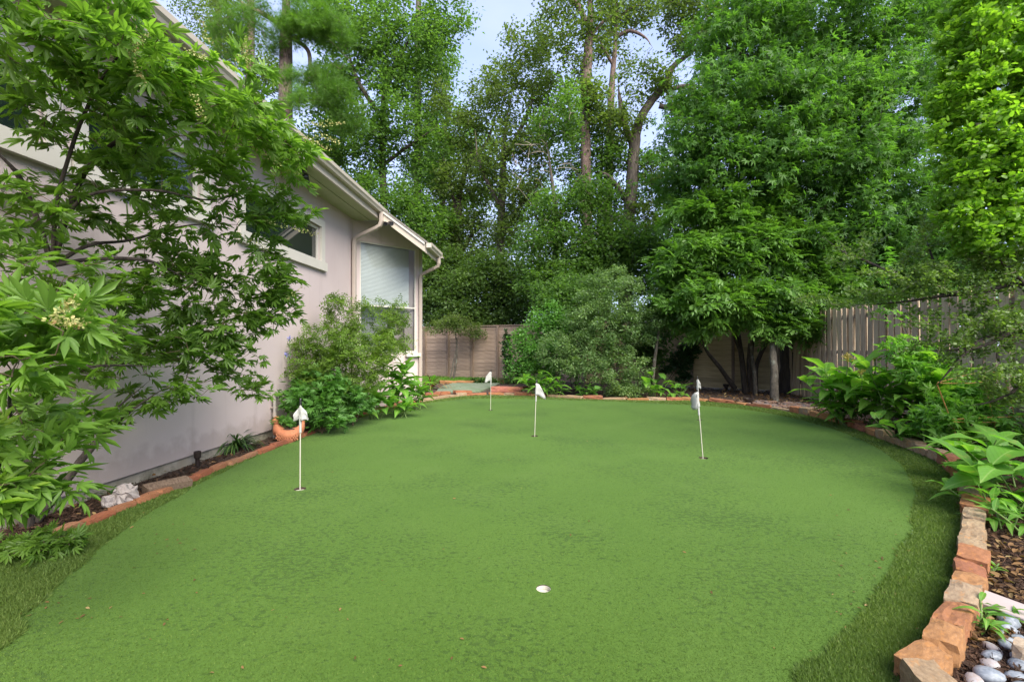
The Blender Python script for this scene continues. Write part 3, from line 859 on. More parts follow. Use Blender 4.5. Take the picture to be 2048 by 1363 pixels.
# ---------------------------------------------------------------- edging
def stone_me(seed, L, Wd, Ht, cuts=2, rough=.10, flat=False, rnd=.16):
    rg = random.Random(seed)
    bm = bmesh.new(); bmesh.ops.create_cube(bm, size=1)
    bmesh.ops.subdivide_edges(bm, edges=bm.edges[:], cuts=cuts, use_grid_fill=True)
    ax = Vector((rg.uniform(-9, 9), rg.uniform(-9, 9), rg.uniform(-9, 9)))
    from mathutils import noise as mn
    sk = [rg.uniform(-.18, .18) for _ in range(4)]
    for v in bm.verts:
        c = v.co
        r = max(abs(c.x), abs(c.y), abs(c.z)); ln = c.length
        k = 1 - rnd * (ln - r) / .37
        n = mn.noise_vector(c * 2.3 + ax) * rough + mn.noise_vector(c * 6 + ax) * rough * .4
        c = c * k + n * (Vector((1, 1, .25)) if flat else Vector((1, 1, .8)))
        c.x += sk[0] * c.y; c.z += sk[1] * .3 * c.x + sk[2] * .3 * c.y; c.y += sk[3] * c.x * .5
        v.co = Vector((c.x * L, c.y * Wd, c.z * Ht))
    return bm_mesh(bm, smooth=False)
def arc(poly2, i0, i1):
    seg = poly2[i0:i1]; d = np.r_[0, np.cumsum(np.linalg.norm(np.diff(seg, axis=0), axis=1))]
    return seg, d
def at_arc(seg, d, s):
    s = min(max(s, 0), d[-1] - 1e-6); x = np.interp(s, d, seg[:, 0]); y = np.interp(s, d, seg[:, 1])
    i = min(len(d) - 2, int(np.searchsorted(d, s, 'right') - 1)); t = seg[i + 1] - seg[i]
    return np.array([x, y]), t / np.linalg.norm(t)
be = empty('brick_edging', 'row of old orange bricks edging the bed below the stucco wall', 'edging', (-3.3, 5, 0))
brick_mes = [stone_me(s, 1, 1, 1, 2, .05, True) for s in range(8)]
for m_ in brick_mes: m_.materials.append(M['brick'])
seg, dd_ = arc(edge_l, 0, 8 * 5 + 2)
s = -0.0; rg = random.Random(5)
def place_stone(name, parent, me, p, t, L, Wd, Ht, z, tilt=.05):
    a = math.atan2(t[1], t[0]) + rg.uniform(-.06, .06)
    o = link(name, me, None, parent, loc=(p[0] - parent.location.x, p[1] - parent.location.y, z), rot=(rg.uniform(-tilt, tilt), rg.uniform(-tilt, tilt), a), scale=(L, Wd, Ht))
    return o
while s < dd_[-1]:
    L = rg.uniform(.20, .33)
    p, t = at_arc(seg, dd_, s + L / 2)
    nrm = np.array([-t[1], t[0]])
    place_stone('brick', be, rg.choice(brick_mes), p + nrm * rg.uniform(-.012, .02), t, L * .99, rg.uniform(.075, .105), .08, rg.uniform(.015, .03))
    s += L + rg.uniform(0, .02)
# part of the edging outside the picture on the left
se = empty('stone_edging', 'irregular red and tan sandstone blocks edging the back and right side of the green', 'edging', (3, 8, 0))
st_mes = [stone_me(20 + s, 1, 1, 1, 3, .075, False, .10) for s in range(10)]
for m_ in st_mes: m_.materials.append(M['stone'])
seg, dd_ = arc(edge_l, 8 * 5 + 1, 29 * 5)
s = 0; fines = []
while s < dd_[-1] - .1:
    p, t = at_arc(seg, dd_, s)
    near = p[1] < 3.6 and p[0] > 0
    back = p[1] > 10
    L = rg.uniform(.20, .29) if near else rg.uniform(.28, .60) if back else rg.uniform(.20, .42)
    p, t = at_arc(seg, dd_, s + L / 2)
    nrm = np.array([-t[1], t[0]])
    if near:
        Wd, Ht = rg.uniform(.12, .155), rg.uniform(.14, .20)
    elif back:
        Wd, Ht = rg.uniform(.14, .26), rg.uniform(.07, .14)
    else:
        Wd, Ht = rg.uniform(.12, .2), rg.uniform(.16, .24)
    o = place_stone('stone', se, rg.choice(st_mes), p + nrm * (Wd * .42), t, L * (1.06 if near else 1.02), Wd, Ht, Ht * (.2 if near else .14), .08)
    s += L + rg.uniform(.0, .015)

# extra pieces lying in and by the edging at the back
def lone(name, label, cat, me, mat, loc, rot=(0, 0, 0), scale=(1, 1, 1), group=None):
    return link(name, me, mat, None, label, cat, group, None, loc, rot, scale)
p = G(1015, 788)
lone('stone_block', 'long flat red sandstone block behind the green, right of the green slab', 'stone', stone_me(51, 1, 1, 1, 3, .06, True), M['stone_red'], (p.x, p.y + .25, .07), (0, .02, -.12), (.95, .38, .26))
p = G(1085, 790)
lone('stone_block', 'small tan flagstone between the red block and the leafy clump', 'stone', stone_me(52, 1, 1, 1, 3, .08, True), M['stone_tan'], (p.x - .2, p.y + .5, .05), (0, .03, .2), (.8, .45, .15))
sp = [G(872, 786), G(960, 784), G(985, 776), G(1000, 768), (G(905, 768)), G(880, 776)]
bm = bmesh.new(); A = [bm.verts.new((q.x, q.y, .0)) for q in sp]; B = [bm.verts.new((q.x, q.y, .05)) for q in sp]
bm.faces.new(B)
for i in range(len(sp)): bm.faces.new([A[i], A[(i + 1) % len(sp)], B[(i + 1) % len(sp)], B[i]])
link('path', bm_mesh(bm), M['slab'], kind='structure')
fe = empty('flagstone_edging', 'thin orange flagstones laid around the mossy green slab behind the green', 'edging', (-1.5, 15.5, 0))
for (px, py, L) in ((860, 792, .6), (895, 766, .6), (930, 766, .7), (965, 765, .6), (1005, 765, .7), (1040, 764, .7), (925, 787, .5), (885, 789, .45), (1045, 778, .6)):
    q = G(px, py)
    place_stone('stone', fe, rg.choice(st_mes), (q.x, q.y), (1, rg.uniform(-.2, .2)), L, rg.uniform(.18, .3), .12, .04)

# ---------------------------------------------------------------- scatter: fringe blades, mulch, litter, lawn
def px_ground(n, x0, x1, y0, y1, rng):
    px = rng.uniform(x0, x1, n); py = rng.uniform(y0, y1, n)
    d = F * H / (py - HY)
    return np.stack([(px - CX) / F * d, d], 1)
rng = np.random.default_rng(5)
Q = np.concatenate([px_ground(1500000, -60, 2110, 790, 1450, rng), np.stack([rng.uniform(-4, 6, 300000), rng.uniform(-1.5, 12.5, 300000)], 1)])
Q = Q[inside(Q, edge_l)]
Q = Q[~inside(Q, green_l)][:230000]
n = len(Q)
Pp = np.c_[Q, np.full(n, .002)]
D = rng.normal(size=(n, 3)) * np.array([.6, .6, 0]) + np.array([0, 0, .6])
Nn = rng.normal(size=(n, 3)); Nn[:, 2] *= .3
dist = np.linalg.norm(Q, axis=1)
bl = (np.array([(0, -.07, 0), (0, .07, 0), (1, 0, -.25)]), tri([(0, 1, 2)]))
link('fringe_grass', leaves_me(bl, Pp, D, Nn, rng.uniform(.018, .036, n) , np.clip(rng.beta(2, 2.5, n), 0, 1), .9 + dist * .28), M['blade'], label='rough artificial grass fringe around the smooth putting green', cat='grass', kind='stuff')
# short pile standing on the green itself
Q = px_ground(300000, -40, 2090, 850, 1420, rng); Q = Q[inside(Q, green_l)]
Q = Q[rng.uniform(0, 1, len(Q)) < np.clip((H * F / Q[:, 1] - 160) / 260, 0, 1)]
for c, r in CUPS: Q = Q[np.hypot(Q[:, 0] - c.x, Q[:, 1] - c.y) > r]
n = len(Q); dist = np.linalg.norm(Q, axis=1)
M['pile'] = leaf_mat('green_pile', (.030, .066, .009), (.090, .162, .024), (.16, .22, .055), .10, .7, .15)
D = rng.normal(size=(n, 3)) * np.array([.6, .6, 0]) + np.array([0, 0, .6])
link('green_pile', leaves_me(bl, np.c_[Q, np.full(n, .0055)], D, rng.normal(size=(n, 3)) * np.array([1, 1, .3]), rng.uniform(.004, .010, n), rng.beta(1.6, 1.6, n), 1.3 + dist * .3), M['pile'], label='short soft pile of the green putting surface', cat='turf', kind='stuff')

def not_house(Q):
    u = Q[:, 0] * math.cos(TH) - Q[:, 1] * math.sin(TH); v = Q[:, 0] * math.sin(TH) + Q[:, 1] * math.cos(TH)
    return ~(((u < WU + .0) & (v < 9.9)) | ((u < -4 + (v - 9.8)) & (v >= 9.8) & (v < 11.3) & (u < -2.84)))
def left_of_fences(Q):
    xb = FR0[0] + (Q[:, 1] - FR0[1]) * (FR1[0] - FR0[0]) / (FR1[1] - FR0[1])
    yb = FC[1] + (Q[:, 0] - FC[0]) * (FL[1] - FC[1]) / (FL[0] - FC[0])
    return (Q[:, 0] < xb) & (Q[:, 1] < yb)
Q = np.concatenate([px_ground(60000, -60, 620, 860, 1150, rng), px_ground(70000, 1800, 2110, 880, 1420, rng), px_ground(40000, 1100, 2048, 775, 900, rng), px_ground(9000, 600, 1100, 760, 860, rng)])
Q = Q[~inside(Q, edge_l) & not_house(Q) & left_of_fences(Q)]
n = len(Q)
D = rng.normal(size=(n, 3)) * np.array([1, 1, .22]); Nn = rng.normal(size=(n, 3)) * .35 + np.array([0, 0, 1])
link('mulch', leaves_me('chip', np.c_[Q, rng.uniform(.002, .022, n)], D, Nn, rng.uniform(.010, .038, n) * (1 + .06 * np.hypot(Q[:, 0], Q[:, 1])), np.clip(rng.beta(1.2, 2.6, n), 0, 1), rng.uniform(.3, 1.2, n)), M['chip'], label='shredded brown bark mulch covering the planting beds', cat='mulch', kind='stuff')
Q = np.concatenate([px_ground(2600, 1250, 1800, 768, 830, rng), px_ground(500, 100, 560, 880, 1100, rng), px_ground(500, 1900, 2048, 1080, 1300, rng)])
Q = Q[~inside(Q, edge_l) & not_house(Q) & left_of_fences(Q)]; n = len(Q)
link('leaf_litter', leaves_me('oval', np.c_[Q, rng.uniform(.02, .05, n)], rng.normal(size=(n, 3)) * np.array([1, 1, .3]), rng.normal(size=(n, 3)) * .5 + np.array([0, 0, 1]), rng.uniform(.02, .045, n) * (1 + .10 * np.hypot(Q[:, 0], Q[:, 1])), rng.uniform(0, 1, n)), M['litter'], label='fallen dry brown leaves scattered on the mulch', cat='leaf litter', kind='stuff')
# debris on the green
Q = np.concatenate([px_ground(60, 100, 1900, 830, 1350, rng), px_ground(90, 1660, 1920, 1000, 1360, rng), px_ground(60, 0, 400, 1000, 1250, rng)]); Q = Q[inside(Q, edge_l)]; n = len(Q)
link('fallen_bits', leaves_me('oval', np.c_[Q, np.full(n, .014)], rng.normal(size=(n, 3)) * np.array([1, 1, .05]), rng.normal(size=(n, 3)) * .3 + np.array([0, 0, 1]), rng.uniform(.012, .03, n), rng.uniform(0, 1, n)), M['litter'], label='tiny dry leaf bits dropped on the putting green', cat='leaf litter', kind='stuff')
# lawn strip before the back fence
Q = px_ground(30000, 840, 985, 748, 766, rng); Q = Q[left_of_fences(Q)]; n = len(Q)
link('lawn', leaves_me(bl, np.c_[Q, np.zeros(n)], rng.normal(size=(n, 3)) * np.array([.4, .4, 0]) + np.array([0, 0, .8]), rng.normal(size=(n, 3)) * np.array([1, 1, .3]), rng.uniform(.06, .13, n), rng.beta(2, 2, n), np.full(n, 1.4)), M['lawn'], label='strip of bright green lawn in front of the brown back fence', cat='grass', kind='stuff')

# ---------------------------------------------------------------- cups and flags
def cup(c, r, label, dp=-.016):
    e = empty('golf_cup', label, 'golf cup', (c.x, c.y, 0), 0, 'cups sunk in the putting green')
    bm = bmesh.new()
    prof = [(r * 1.0, dp), (r * .93, dp), (r * .93, -.11), (.0, -.11)]
    pr = None; n = 24
    for rr, z in prof:
        if rr == 0:
            v = bm.verts.new((0, 0, z))
            for j in range(n): bm.faces.new([pr[j], pr[(j + 1) % n], v])
            break
        ring = [bm.verts.new((rr * math.cos(2 * PI * j / n), rr * math.sin(2 * PI * j / n), z)) for j in range(n)]
        if pr:
            for j in range(n): bm.faces.new([pr[j], pr[(j + 1) % n], ring[(j + 1) % n], ring[j]])
        pr = ring
    link('liner', bm_mesh(bm), M['white'], e)
    link('hole_wall', tubes_me([(np.array([(0, 0, .0058), (0, 0, dp)]), np.array([r * 1.001, r * 1.001]), 24)]), M['soil'], e)
    return e
cup(*CUPS[0], 'white lined cup around the foot of the flag nearest the brick edging')
cup(*CUPS[1], 'white lined cup under the flag in the middle of the green')
cup(*CUPS[2], 'white lined cup under the farthest flag near the back slab')
cup(*CUPS[3], 'cup at the foot of the leaning flagstick on the right')
cup(*CUPS[4], 'cup at the foot of the flag standing behind the leaning one')
c6 = cup(*CUPS[5], 'empty white cup without a flag in the near middle of the green', .001)
bm = bmesh.new(); bmesh.ops.create_circle(bm, cap_ends=True, radius=.036, segments=20); 
link('cup_bottom', bm_mesh(bm), M['white'], c6, loc=(0, 0, -.020))

def flag(base, top, label, tris, cap_h=.045, r=.0058):
    tris = [(a * .86, b * .86, c * .9, d * .9) for a, b, c, d in tris]
    """tris: folded cloth as list of (down fraction rows) -> polyline in (dx,dy,dz) columns"""
    e = empty('golf_flag', label, 'golf flag', (base.x, base.y, 0), 0, 'flags standing in the putting green')
    b_ = Vector((0, 0, -.09)); t = top - Vector((base.x, base.y, 0))
    dirv = (t - b_).normalized()
    link('pole', tubes_me([(np.array([b_, t * .5, t]), np.array([r, r, r]), 8)]), M['white'], e)
    link('cap', tubes_me([(np.array([t - dirv * .02, t + dirv * cap_h * .6, t + dirv * cap_h, t + dirv * cap_h * 1.02]), np.array([r * 1.7, r * 1.7, r * 1.4, .0005]), 10)]), M['black'], e)
    link('sleeve', tubes_me([(np.array([t - dirv * .03, t - dirv * .15, t - dirv * .29]), np.array([r * 1.9, r * 2.1, r * 2.0]), 10)]), M['cloth'], e)
    # cloth: columns from pole outward, each with top and bottom drop
    rows = 7; V = []; cols = tris
    for (dx, dy, zt_, zb_) in cols:
        for j in range(rows):
            f = j / (rows - 1)
            V.append((t.x - dirv.x * (zt_ * (1 - f) + zb_ * f) + dx + .004 * math.sin(j * 1.3 + dx * 60), t.y + dy + .006 * math.sin(j * 1.7 + dx * 40), t.z - (zt_ * (1 - f) + zb_ * f)))
    V = np.array(V); Fc = []
    for i in range(len(cols) - 1):
        for j in range(rows - 1):
            a = i * rows + j; Fc.append((a, a + 1, a + rows + 1, a + rows))
    me = np_mesh(V, Fc, None, True)
    o = link('cloth', me, M['cloth'], e)
    sm = o.modifiers.new('thickness', 'SOLIDIFY'); sm.thickness = .0015
    return e
b1 = CUPS[0][0]; k = b1.y / F
flag(b1, P(601, 805, b1.y), 'white drooping flag nearest the brick edging, folded down both sides of its pole', [(-.088, .03, .17, .20), (-.06, -.035, .12, .195), (-.03, .03, .06, .19), (0, -.012, .03, .19), (.03, -.03, .05, .19), (.06, .02, .10, .19), (.092, -.01, .165, .19)])
b2 = CUPS[1][0]
flag(b2, P(1073, 765, b2.y), 'white flag in the middle of the green, its point hanging to the right', [(-.02, 0, .02, .20), (.0, -.015, .005, .21), (.05, .01, .03, .22), (.10, -.02, .10, .25), (.16, .01, .235, .275), (.175, 0, .275, .285)])
b3 = CUPS[2][0]
flag(b3, P(982, 742, b3.y), 'small white flag farthest away beside the slab, its point hanging to the left', [(.012, 0, .01, .22), (-.02, -.015, .01, .225), (-.07, .012, .05, .25), (-.12, -.015, .12, .275), (-.155, 0, .24, .285)])
b4 = CUPS[3][0]
flag(b4, P(1394, 783, b4.y), 'white flag on the leaning flagstick at the right, hanging limp on its left side', [(.022, 0, .01, .20), (0, -.018, .0, .21), (-.03, .01, .015, .25), (-.055, .05, .05, .26), (-.065, .09, .10, .22)])
b5 = CUPS[4][0]
flag(b5, P(1395, 757, b5.y), 'white flag seen just behind the leaning flagstick, folded close to its pole', [(-.025, 0, .04, .20), (0, -.012, .0, .20), (.03, .02, .02, .19), (.065, .01, .09, .21), (.08, .03, .15, .23)])

# ---------------------------------------------------------------- small garden things
def path_light(loc, label, h=.16, r=.035, lean=0):
    e = empty('path_light', label, 'path light', loc, 0)
    def lathe(prof, n=16):
        bm = bmesh.new(); pr = None
        for rr, z in prof:
            ring = [bm.verts.new((rr * math.cos(2 * PI * j / n), rr * math.sin(2 * PI * j / n), z)) for j in range(n)]
            if pr:
                for j in range(n): bm.faces.new([pr[j], pr[(j + 1) % n], ring[(j + 1) % n], ring[j]])
            else: bm.faces.new(ring)
            pr = ring
        bm.faces.new(pr); return bm_mesh(bm)
    link('housing', lathe([(r * .55, -.03), (r * .6, h * .5), (r * .95, h * .6), (r, h), (r * .8, h), (r * .75, h * .8)]), M['bronze'], e)
    link('lens', lathe([(r * .74, h * .82), (r * .74, h * .88), (r * .5, h * .93)]), M['glass'], e)
    e.rotation_euler = (lean, lean * .6, 0)
    return e
p = G(395, 933); path_light((p.x, p.y, .01), 'short black up-light in the mulch against the stucco wall', .17, .038, .06)
p = G(1452, 779); path_light((p.x, p.y, .01), 'dark lantern-shaped light standing before the tan back fence', .17, .09)
p = G(1497, 807); path_light((p.x, p.y, .01), 'round dark light cap lying by the pebbles behind the green', .12, .12)
p = G(88, 960, .15); path_light((p.x + .05, p.y + .1, .0), 'black up-light half hidden under the large leafy shrub', .25, .05)
pp = hpt(WU + .06, 6.68, 0)
e = empty('drain_pipe', 'thin grey upright pipe against the stucco wall beside the terracotta hen', 'pipe', (pp.x, pp.y, 0))
link('pipe', tubes_me([(np.array([(0, 0, -.05), (0, 0, .25), (.0, 0, .62)]), np.array([.022, .022, .022]), 10)]), plain('grey_pipe', (.30, .27, .25), .6), e)
link('coupling', tubes_me([(np.array([(0, 0, .32), (0, 0, .39)]), np.array([.028, .028]), 10)]), M['spout'], e)
link('clip', box_me((-.06, -.012, .45), (.03, .012, .47)), M['spout'], e)
p = G(250, 1015)
lone('white_rock', 'knobbly white rock sitting behind the orange bricks', 'rock', stone_me(78, 1, 1, 1, 6, .30, False, .7), M['rockw'], (p.x - .07, p.y + .09, .07), (.2, 0, .4), (.19, .17, .21))
lone('white_rock', 'small rounded grey lump at the left end of the white rock', 'rock', stone_me(79, 1, 1, 1, 3, .18), M['rockw'], (p.x - .16, p.y + .02, .045), (0, 0, .9), (.08, .08, .11))
p = G(345, 985)
lone('wood_block', 'weathered brown block of wood lying in the mulch behind the bricks', 'block', stone_me(81, 1, 1, 1, 2, .02, True, .03), M['timber'], (p.x - .09, p.y + .06, .035), (.25, 0, .95), (.36, .13, .11))
# terracotta hen planter
hp = G(567, 886)
hen = empty('hen_planter', 'terracotta planter in the shape of a sitting hen beside the wall', 'planter', (hp.x, hp.y + .16, .03), .12)
bm = bmesh.new(); rings = []
xs = [-.25, -.235, -.20, -.16, -.11, -.05, .02, .08, .13, .175, .21, .235, .25]
topz = [.15, .26, .285, .27, .225, .195, .185, .19, .205, .25, .29, .30, .26]
botz = [.10, .07, .045, .025, .01, 0, 0, .0, .01, .03, .07, .13, .19]
wid = [.015, .06, .085, .115, .15, .17, .175, .17, .145, .10, .065, .04, .015]
for x, tz, bz, w in zip(xs, topz, botz, wid):
    n = 14
    rings.append([bm.verts.new((x, w * math.cos(a) * (1 if math.sin(a) < .3 else .85), (tz + bz) / 2 + (tz - bz) / 2 * math.sin(a))) for a in [2 * PI * j / n for j in range(n)]])
for a, b_ in zip(rings[:-1], rings[1:]):
    for j in range(14): bm.faces.new([a[j], a[(j + 1) % 14], b_[(j + 1) % 14], b_[j]])
bm.faces.new(rings[0]); bm.faces.new(rings[-1])
link('body', bm_mesh(bm, smooth=True), M['terra'], hen)
bm = bmesh.new(); bmesh.ops.create_uvsphere(bm, u_segments=14, v_segments=10, radius=.058)
for v in bm.verts: v.co.x *= 1.1; v.co.z *= 1.05
link('head', bm_mesh(bm, smooth=True), M['terra'], hen, loc=(-.205, 0, .305))
bm = bmesh.new(); bmesh.ops.create_cone(bm, segments=8, radius1=.022, radius2=.002, depth=.05, cap_ends=True)
link('beak', bm_mesh(bm), M['terra'], hen, loc=(-.28, 0, .295), rot=(0, -PI / 2 - .3, 0))
bm = bmesh.new()
for i, (x, z, r_) in enumerate(((-.23, .362, .016), (-.205, .374, .02), (-.177, .366, .016))):
    bmesh.ops.create_uvsphere(bm, u_segments=8, v_segments=6, radius=r_, matrix=Matrix.Translation((x, 0, z)))
link('comb', bm_mesh(bm, smooth=True), M['terra'], hen)
bm = bmesh.new()
for i in range(3): box(bm, (.19 + i * .02, -.02 + .001 * i, .20), (.205 + i * .02, 0.02 + .001 * i, .33 + .008 * (2 - abs(i - 1))))
link('tail', bm_mesh(bm), M['terra'], hen)
V0 = []; D0 = []; N0 = []
for row in range(4):
    for c_ in range(9):
        x = -.15 + c_ * .038 + (row % 2) * .018; zz = .125 - row * .028
        w = .17 * math.sqrt(max(0, 1 - ((zz - .08) / .09) ** 2)) * (1 if abs(x) < .1 else .85)
        V0.append((x, -w - .002, zz)); D0.append((.3, -.15, -1)); N0.append((0, -1, 0))
link('feathers', leaves_me('round', np.array(V0), np.array(D0), np.array(N0), np.full(len(V0), .042), np.zeros(len(V0)) + .5), M['terra'], hen)
link('soil', box_me((-.11, -.09, .12), (.12, .09, .186), .01), M['soil'], hen)

hen.scale = (.88, .88, .86)
# river pebbles at the lower right, mossy cobbles behind the green
pb_mes = []
for k_ in range(6):
    bm = bmesh.new(); bmesh.ops.create_icosphere(bm, subdivisions=2, radius=.5)
    rr = random.Random(k_)
    for v in bm.verts:
        v.co.x *= 1 + .12 * math.sin(v.co.y * 4 + k_); v.co.z *= 1 + .1 * v.co.x
    me = bm_mesh(bm, smooth=True); me.materials.append(M['pebble']); pb_mes.append(me)
pbed = empty('pebble_bed', 'rounded blue grey river pebbles lying behind the nearest red stones', 'pebbles', (2.3, 2.1, 0))
placed = []
tries = 0
while len(placed) < 170 and tries < 9000:
    tries += 1
    x, y = rg.uniform(1.60, 2.75), rg.uniform(1.3, 2.45)
    px_, py_ = x / y * F + CX, HY + H / y * F
    if py_ < 1262 - .12 * (px_ - 1900): continue
    L = rg.uniform(.06, .12)
    dE = np.min(np.hypot(edge_l[:, 0] - x, edge_l[:, 1] - y))
    if dE < .17 or inside(np.array([[x, y]]), edge_l)[0]: continue
    if any(math.hypot(x - a, y - b_) < (L + l_) * .34 for a, b_, l_ in placed): continue
    placed.append((x, y, L))
    link('pebble', rg.choice(pb_mes), None, pbed, loc=(x - 2.3, y - 2.1, L * .16 + rg.uniform(0, .02)), rot=(rg.uniform(-.3, .3), rg.uniform(-.3, .3), rg.uniform(0, 6.3)), scale=(L, L * rg.uniform(.6, .85), L * rg.uniform(.42, .6)))
p = G(2040, 1262)
lone('board_offcut', 'pale pinkish piece of board lying on the mulch at the right edge', 'board', box_me((-.2, -.07, 0), (.2, .07, .03), .004), M['board'], (p.x + .07, p.y + .08, .04), (.15, .1, -.9))
p = G(2045, 1335)
lone('stone_block', 'small square orange stone lying among the blue grey pebbles', 'stone', stone_me(61, 1, 1, 1, 2, .08), M['stone_tan'], (p.x + .03, p.y, .06), (0, 0, .6), (.11, .10, .09))
cob_mes = [stone_me(90 + k_, 1, 1, 1, 1, .1) for k_ in range(5)]
M['cobble'] = stone_mat('pink_cobble', [(.20, .13, .11), (.26, .19, .16), (.18, .15, .14), (.28, .17, .12)], (.22, .13, .09))
for m_ in cob_mes: m_.materials.append(M['cobble'])
cb = empty('cobble_strip', 'strip of small pinkish cobbles between the stone edging and the mulch behind the green', 'cobbles', (5.5, 10.5, 0))
for i in range(110):
    px_ = rg.uniform(1480, 1665); py_ = 806 + (px_ - 1480) * .065 + rg.uniform(-5, 5)
    q = G(px_, py_)
    L = rg.uniform(.08, .17)
    link('cobble', rg.choice(cob_mes), None, cb, loc=(q.x - 5.5, q.y - 10.5, .02), rot=(0, 0, rg.uniform(0, 6)), scale=(L, L * .7, L * .5))

# ---------------------------------------------------------------- large-leaved plants: every leaf a part
def big_leaf(seed, fold=.22, arch=.5, wave=.03, width=.20, var=.5):
    n = 8; rg_ = np.random.default_rng(seed); V = []; Fc = []
    for i in range(n + 1):
        t = i / n
        w = width * (math.sin(PI * min(1, t * 1.02) ** .8)) ** .9 if 0 < t < 1 else .004
        x = t; z = arch * (.35 * t - .75 * t * t)
        x = t * (1 - .18 * arch * t)
        wv = wave * math.sin(i * 1.9 + seed)
        V += [(x, w, z + fold * w + wv * w * 4), (x, w * .5, z + fold * w * .38), (x, 0, z), (x, -w * .5, z + fold * w * .38), (x, -w, z + fold * w - wv * w * 4)]
    for i in range(n):
        for j in range(4):
            a = i * 5 + j; Fc.append((a, a + 1, a + 6, a + 5))
    me = np_mesh(np.array(V), Fc, np.full(len(V), var) + np.tile([.0, .0, .18, 0, 0], n + 1), True)
    return me
BL = {}
def leaf_set(key, mat, **kw):
    BL[key] = []
    for s_ in range(6):
        me = big_leaf(s_, arch=.35 + .14 * s_, var=.15 + s_ * .12, **kw); me.materials.append(mat); BL[key].append(me)
leaf_set('canna', M['broad'], width=.19)
leaf_set('ginger', M['broad2'], width=.17)
leaf_set('long', M['broad'], width=.115)
leaf_set('heart', M['cover'], width=.34)
def leafy_plant(name, label, base, n_stems, n_leaf, height, leaf_len, key, spread=.25, cat='plant', group=None, seed=0, lean=(0, 0), elev=(.0, .75)):
    rg_ = random.Random(seed)
    e = empty(name, label, cat, (base.x, base.y, 0), 0, group)
    st = []
    for s_ in range(n_stems):
        a = rg_.uniform(0, 2 * PI); r0 = rg_.uniform(0, spread * .5)
        b_ = Vector((r0 * math.cos(a), r0 * math.sin(a), -.02))
        hh = height * rg_.uniform(.55, 1)
        tp = b_ + Vector((rg_.uniform(-1, 1) * spread * .8 + lean[0] * hh, rg_.uniform(-1, 1) * spread * .8 + lean[1] * hh, hh))
        mid = (b_ + tp) / 2 + Vector((0, 0, hh * .08))
        c = smooth_line([b_, mid, tp], 4); st.append((c, np.linspace(.010, .004, len(c)), 6))
        m = max(2, n_leaf // n_stems); a0 = rg_.uniform(0, 6)
        for q in range(m):
            t = .25 + .75 * (q + rg_.uniform(0, .5)) / m; t = min(t, 1)
            f = t * (len(c) - 1); i = min(int(f), len(c) - 2); pos = c[i] * (1 - f + i) + c[i + 1] * (f - i)
            az = a0 + q * 2.4 + rg_.uniform(-.4, .4)
            el = elev[0] + (elev[1] - elev[0]) * t * rg_.uniform(.6, 1.2)
            L = leaf_len * rg_.uniform(.65, 1.1) * (1 - .25 * abs(t - .6))
            o = bpy.data.objects.new('leaf', BL[key][rg_.randrange(6)]); COL.objects.link(o); o.parent = e
            o.location = pos; o.rotation_euler = (rg_.uniform(-.35, .35), -el, az); o.scale = (L, L, L)
    link('stems', tubes_me(st), M['stem'], e)
    return e
gx = [(1668, 858, 1.05, 'pale ginger plant at the left end of the broad-leaved clump by the side fence'),
      (1712, 868, 1.30, 'tall ginger plant under the pale yellow blossom by the side fence'),
      (1762, 880, 1.25, 'ginger plant second from the left blossom, its leaves arching over the stones'),
      (1812, 888, 1.25, 'broad-leaved ginger plant in the middle of the clump along the side fence'),
      (1860, 880, 1.20, 'ginger plant behind the upright variegated leaf near the side fence')]
for i, (px_, py_, h_, lb) in enumerate(gx):
    b_ = G(px_, py_); b_ = Vector((b_.x, b_.y + .55 + .1 * (i % 2), 0)); b_.x = (px_ + 10 - CX) / F * b_.y
    leafy_plant('ginger_plant', lb, b_, 10, 84, h_, .58, 'ginger', .6, group='ginger plants along the side fence', seed=i + 1, lean=(-.12, -.18))
for i, (px_, py_, h_, L, lb) in enumerate([(1690, 862, .5, .42, 'low broad-leaved plant leaning over the stones at the left end of the clump'), (1790, 898, .42, .38, 'low broad-leaved plant spilling on the stones below the ginger clump'), (1870, 918, .50, .36, 'low plant with one upright yellow-edged leaf behind the orange stones'), (1930, 905, .55, .36, 'leafy plant beside the first thin orange stake')]):
    b_ = G(px_, py_); b_.y += .3; b_.x = px_ and (px_ - CX) / F * b_.y + .1
    leafy_plant('broadleaf_plant', lb, b_, 6, 26, h_, L, 'canna', .45, seed=20 + i, group='low broad-leaved plants by the right stones')
for i, (px_, py_, h_, L, lb) in enumerate([(1995, 985, .55, .55, 'large-leaved plant reaching over the right fringe, farther of two'), (2060, 1040, .62, .60, 'large-leaved plant at the right edge of the picture, nearest the camera'), (1965, 1040, .32, .26, 'bushy green plant hiding the stones beside the right fringe'), (2010, 1075, .26, .26, 'low leafy clump above the bare mulch at the right')]):
    b_ = G(px_, py_); leafy_plant('broadleaf_plant', lb, Vector((b_.x + .15, b_.y + .15, 0)), 6, 36 if i > 1 else 24, h_, L, 'long' if i > 1 else 'canna', .35, seed=40 + i, lean=(-.25, -.1), group='leafy plants at the right edge')
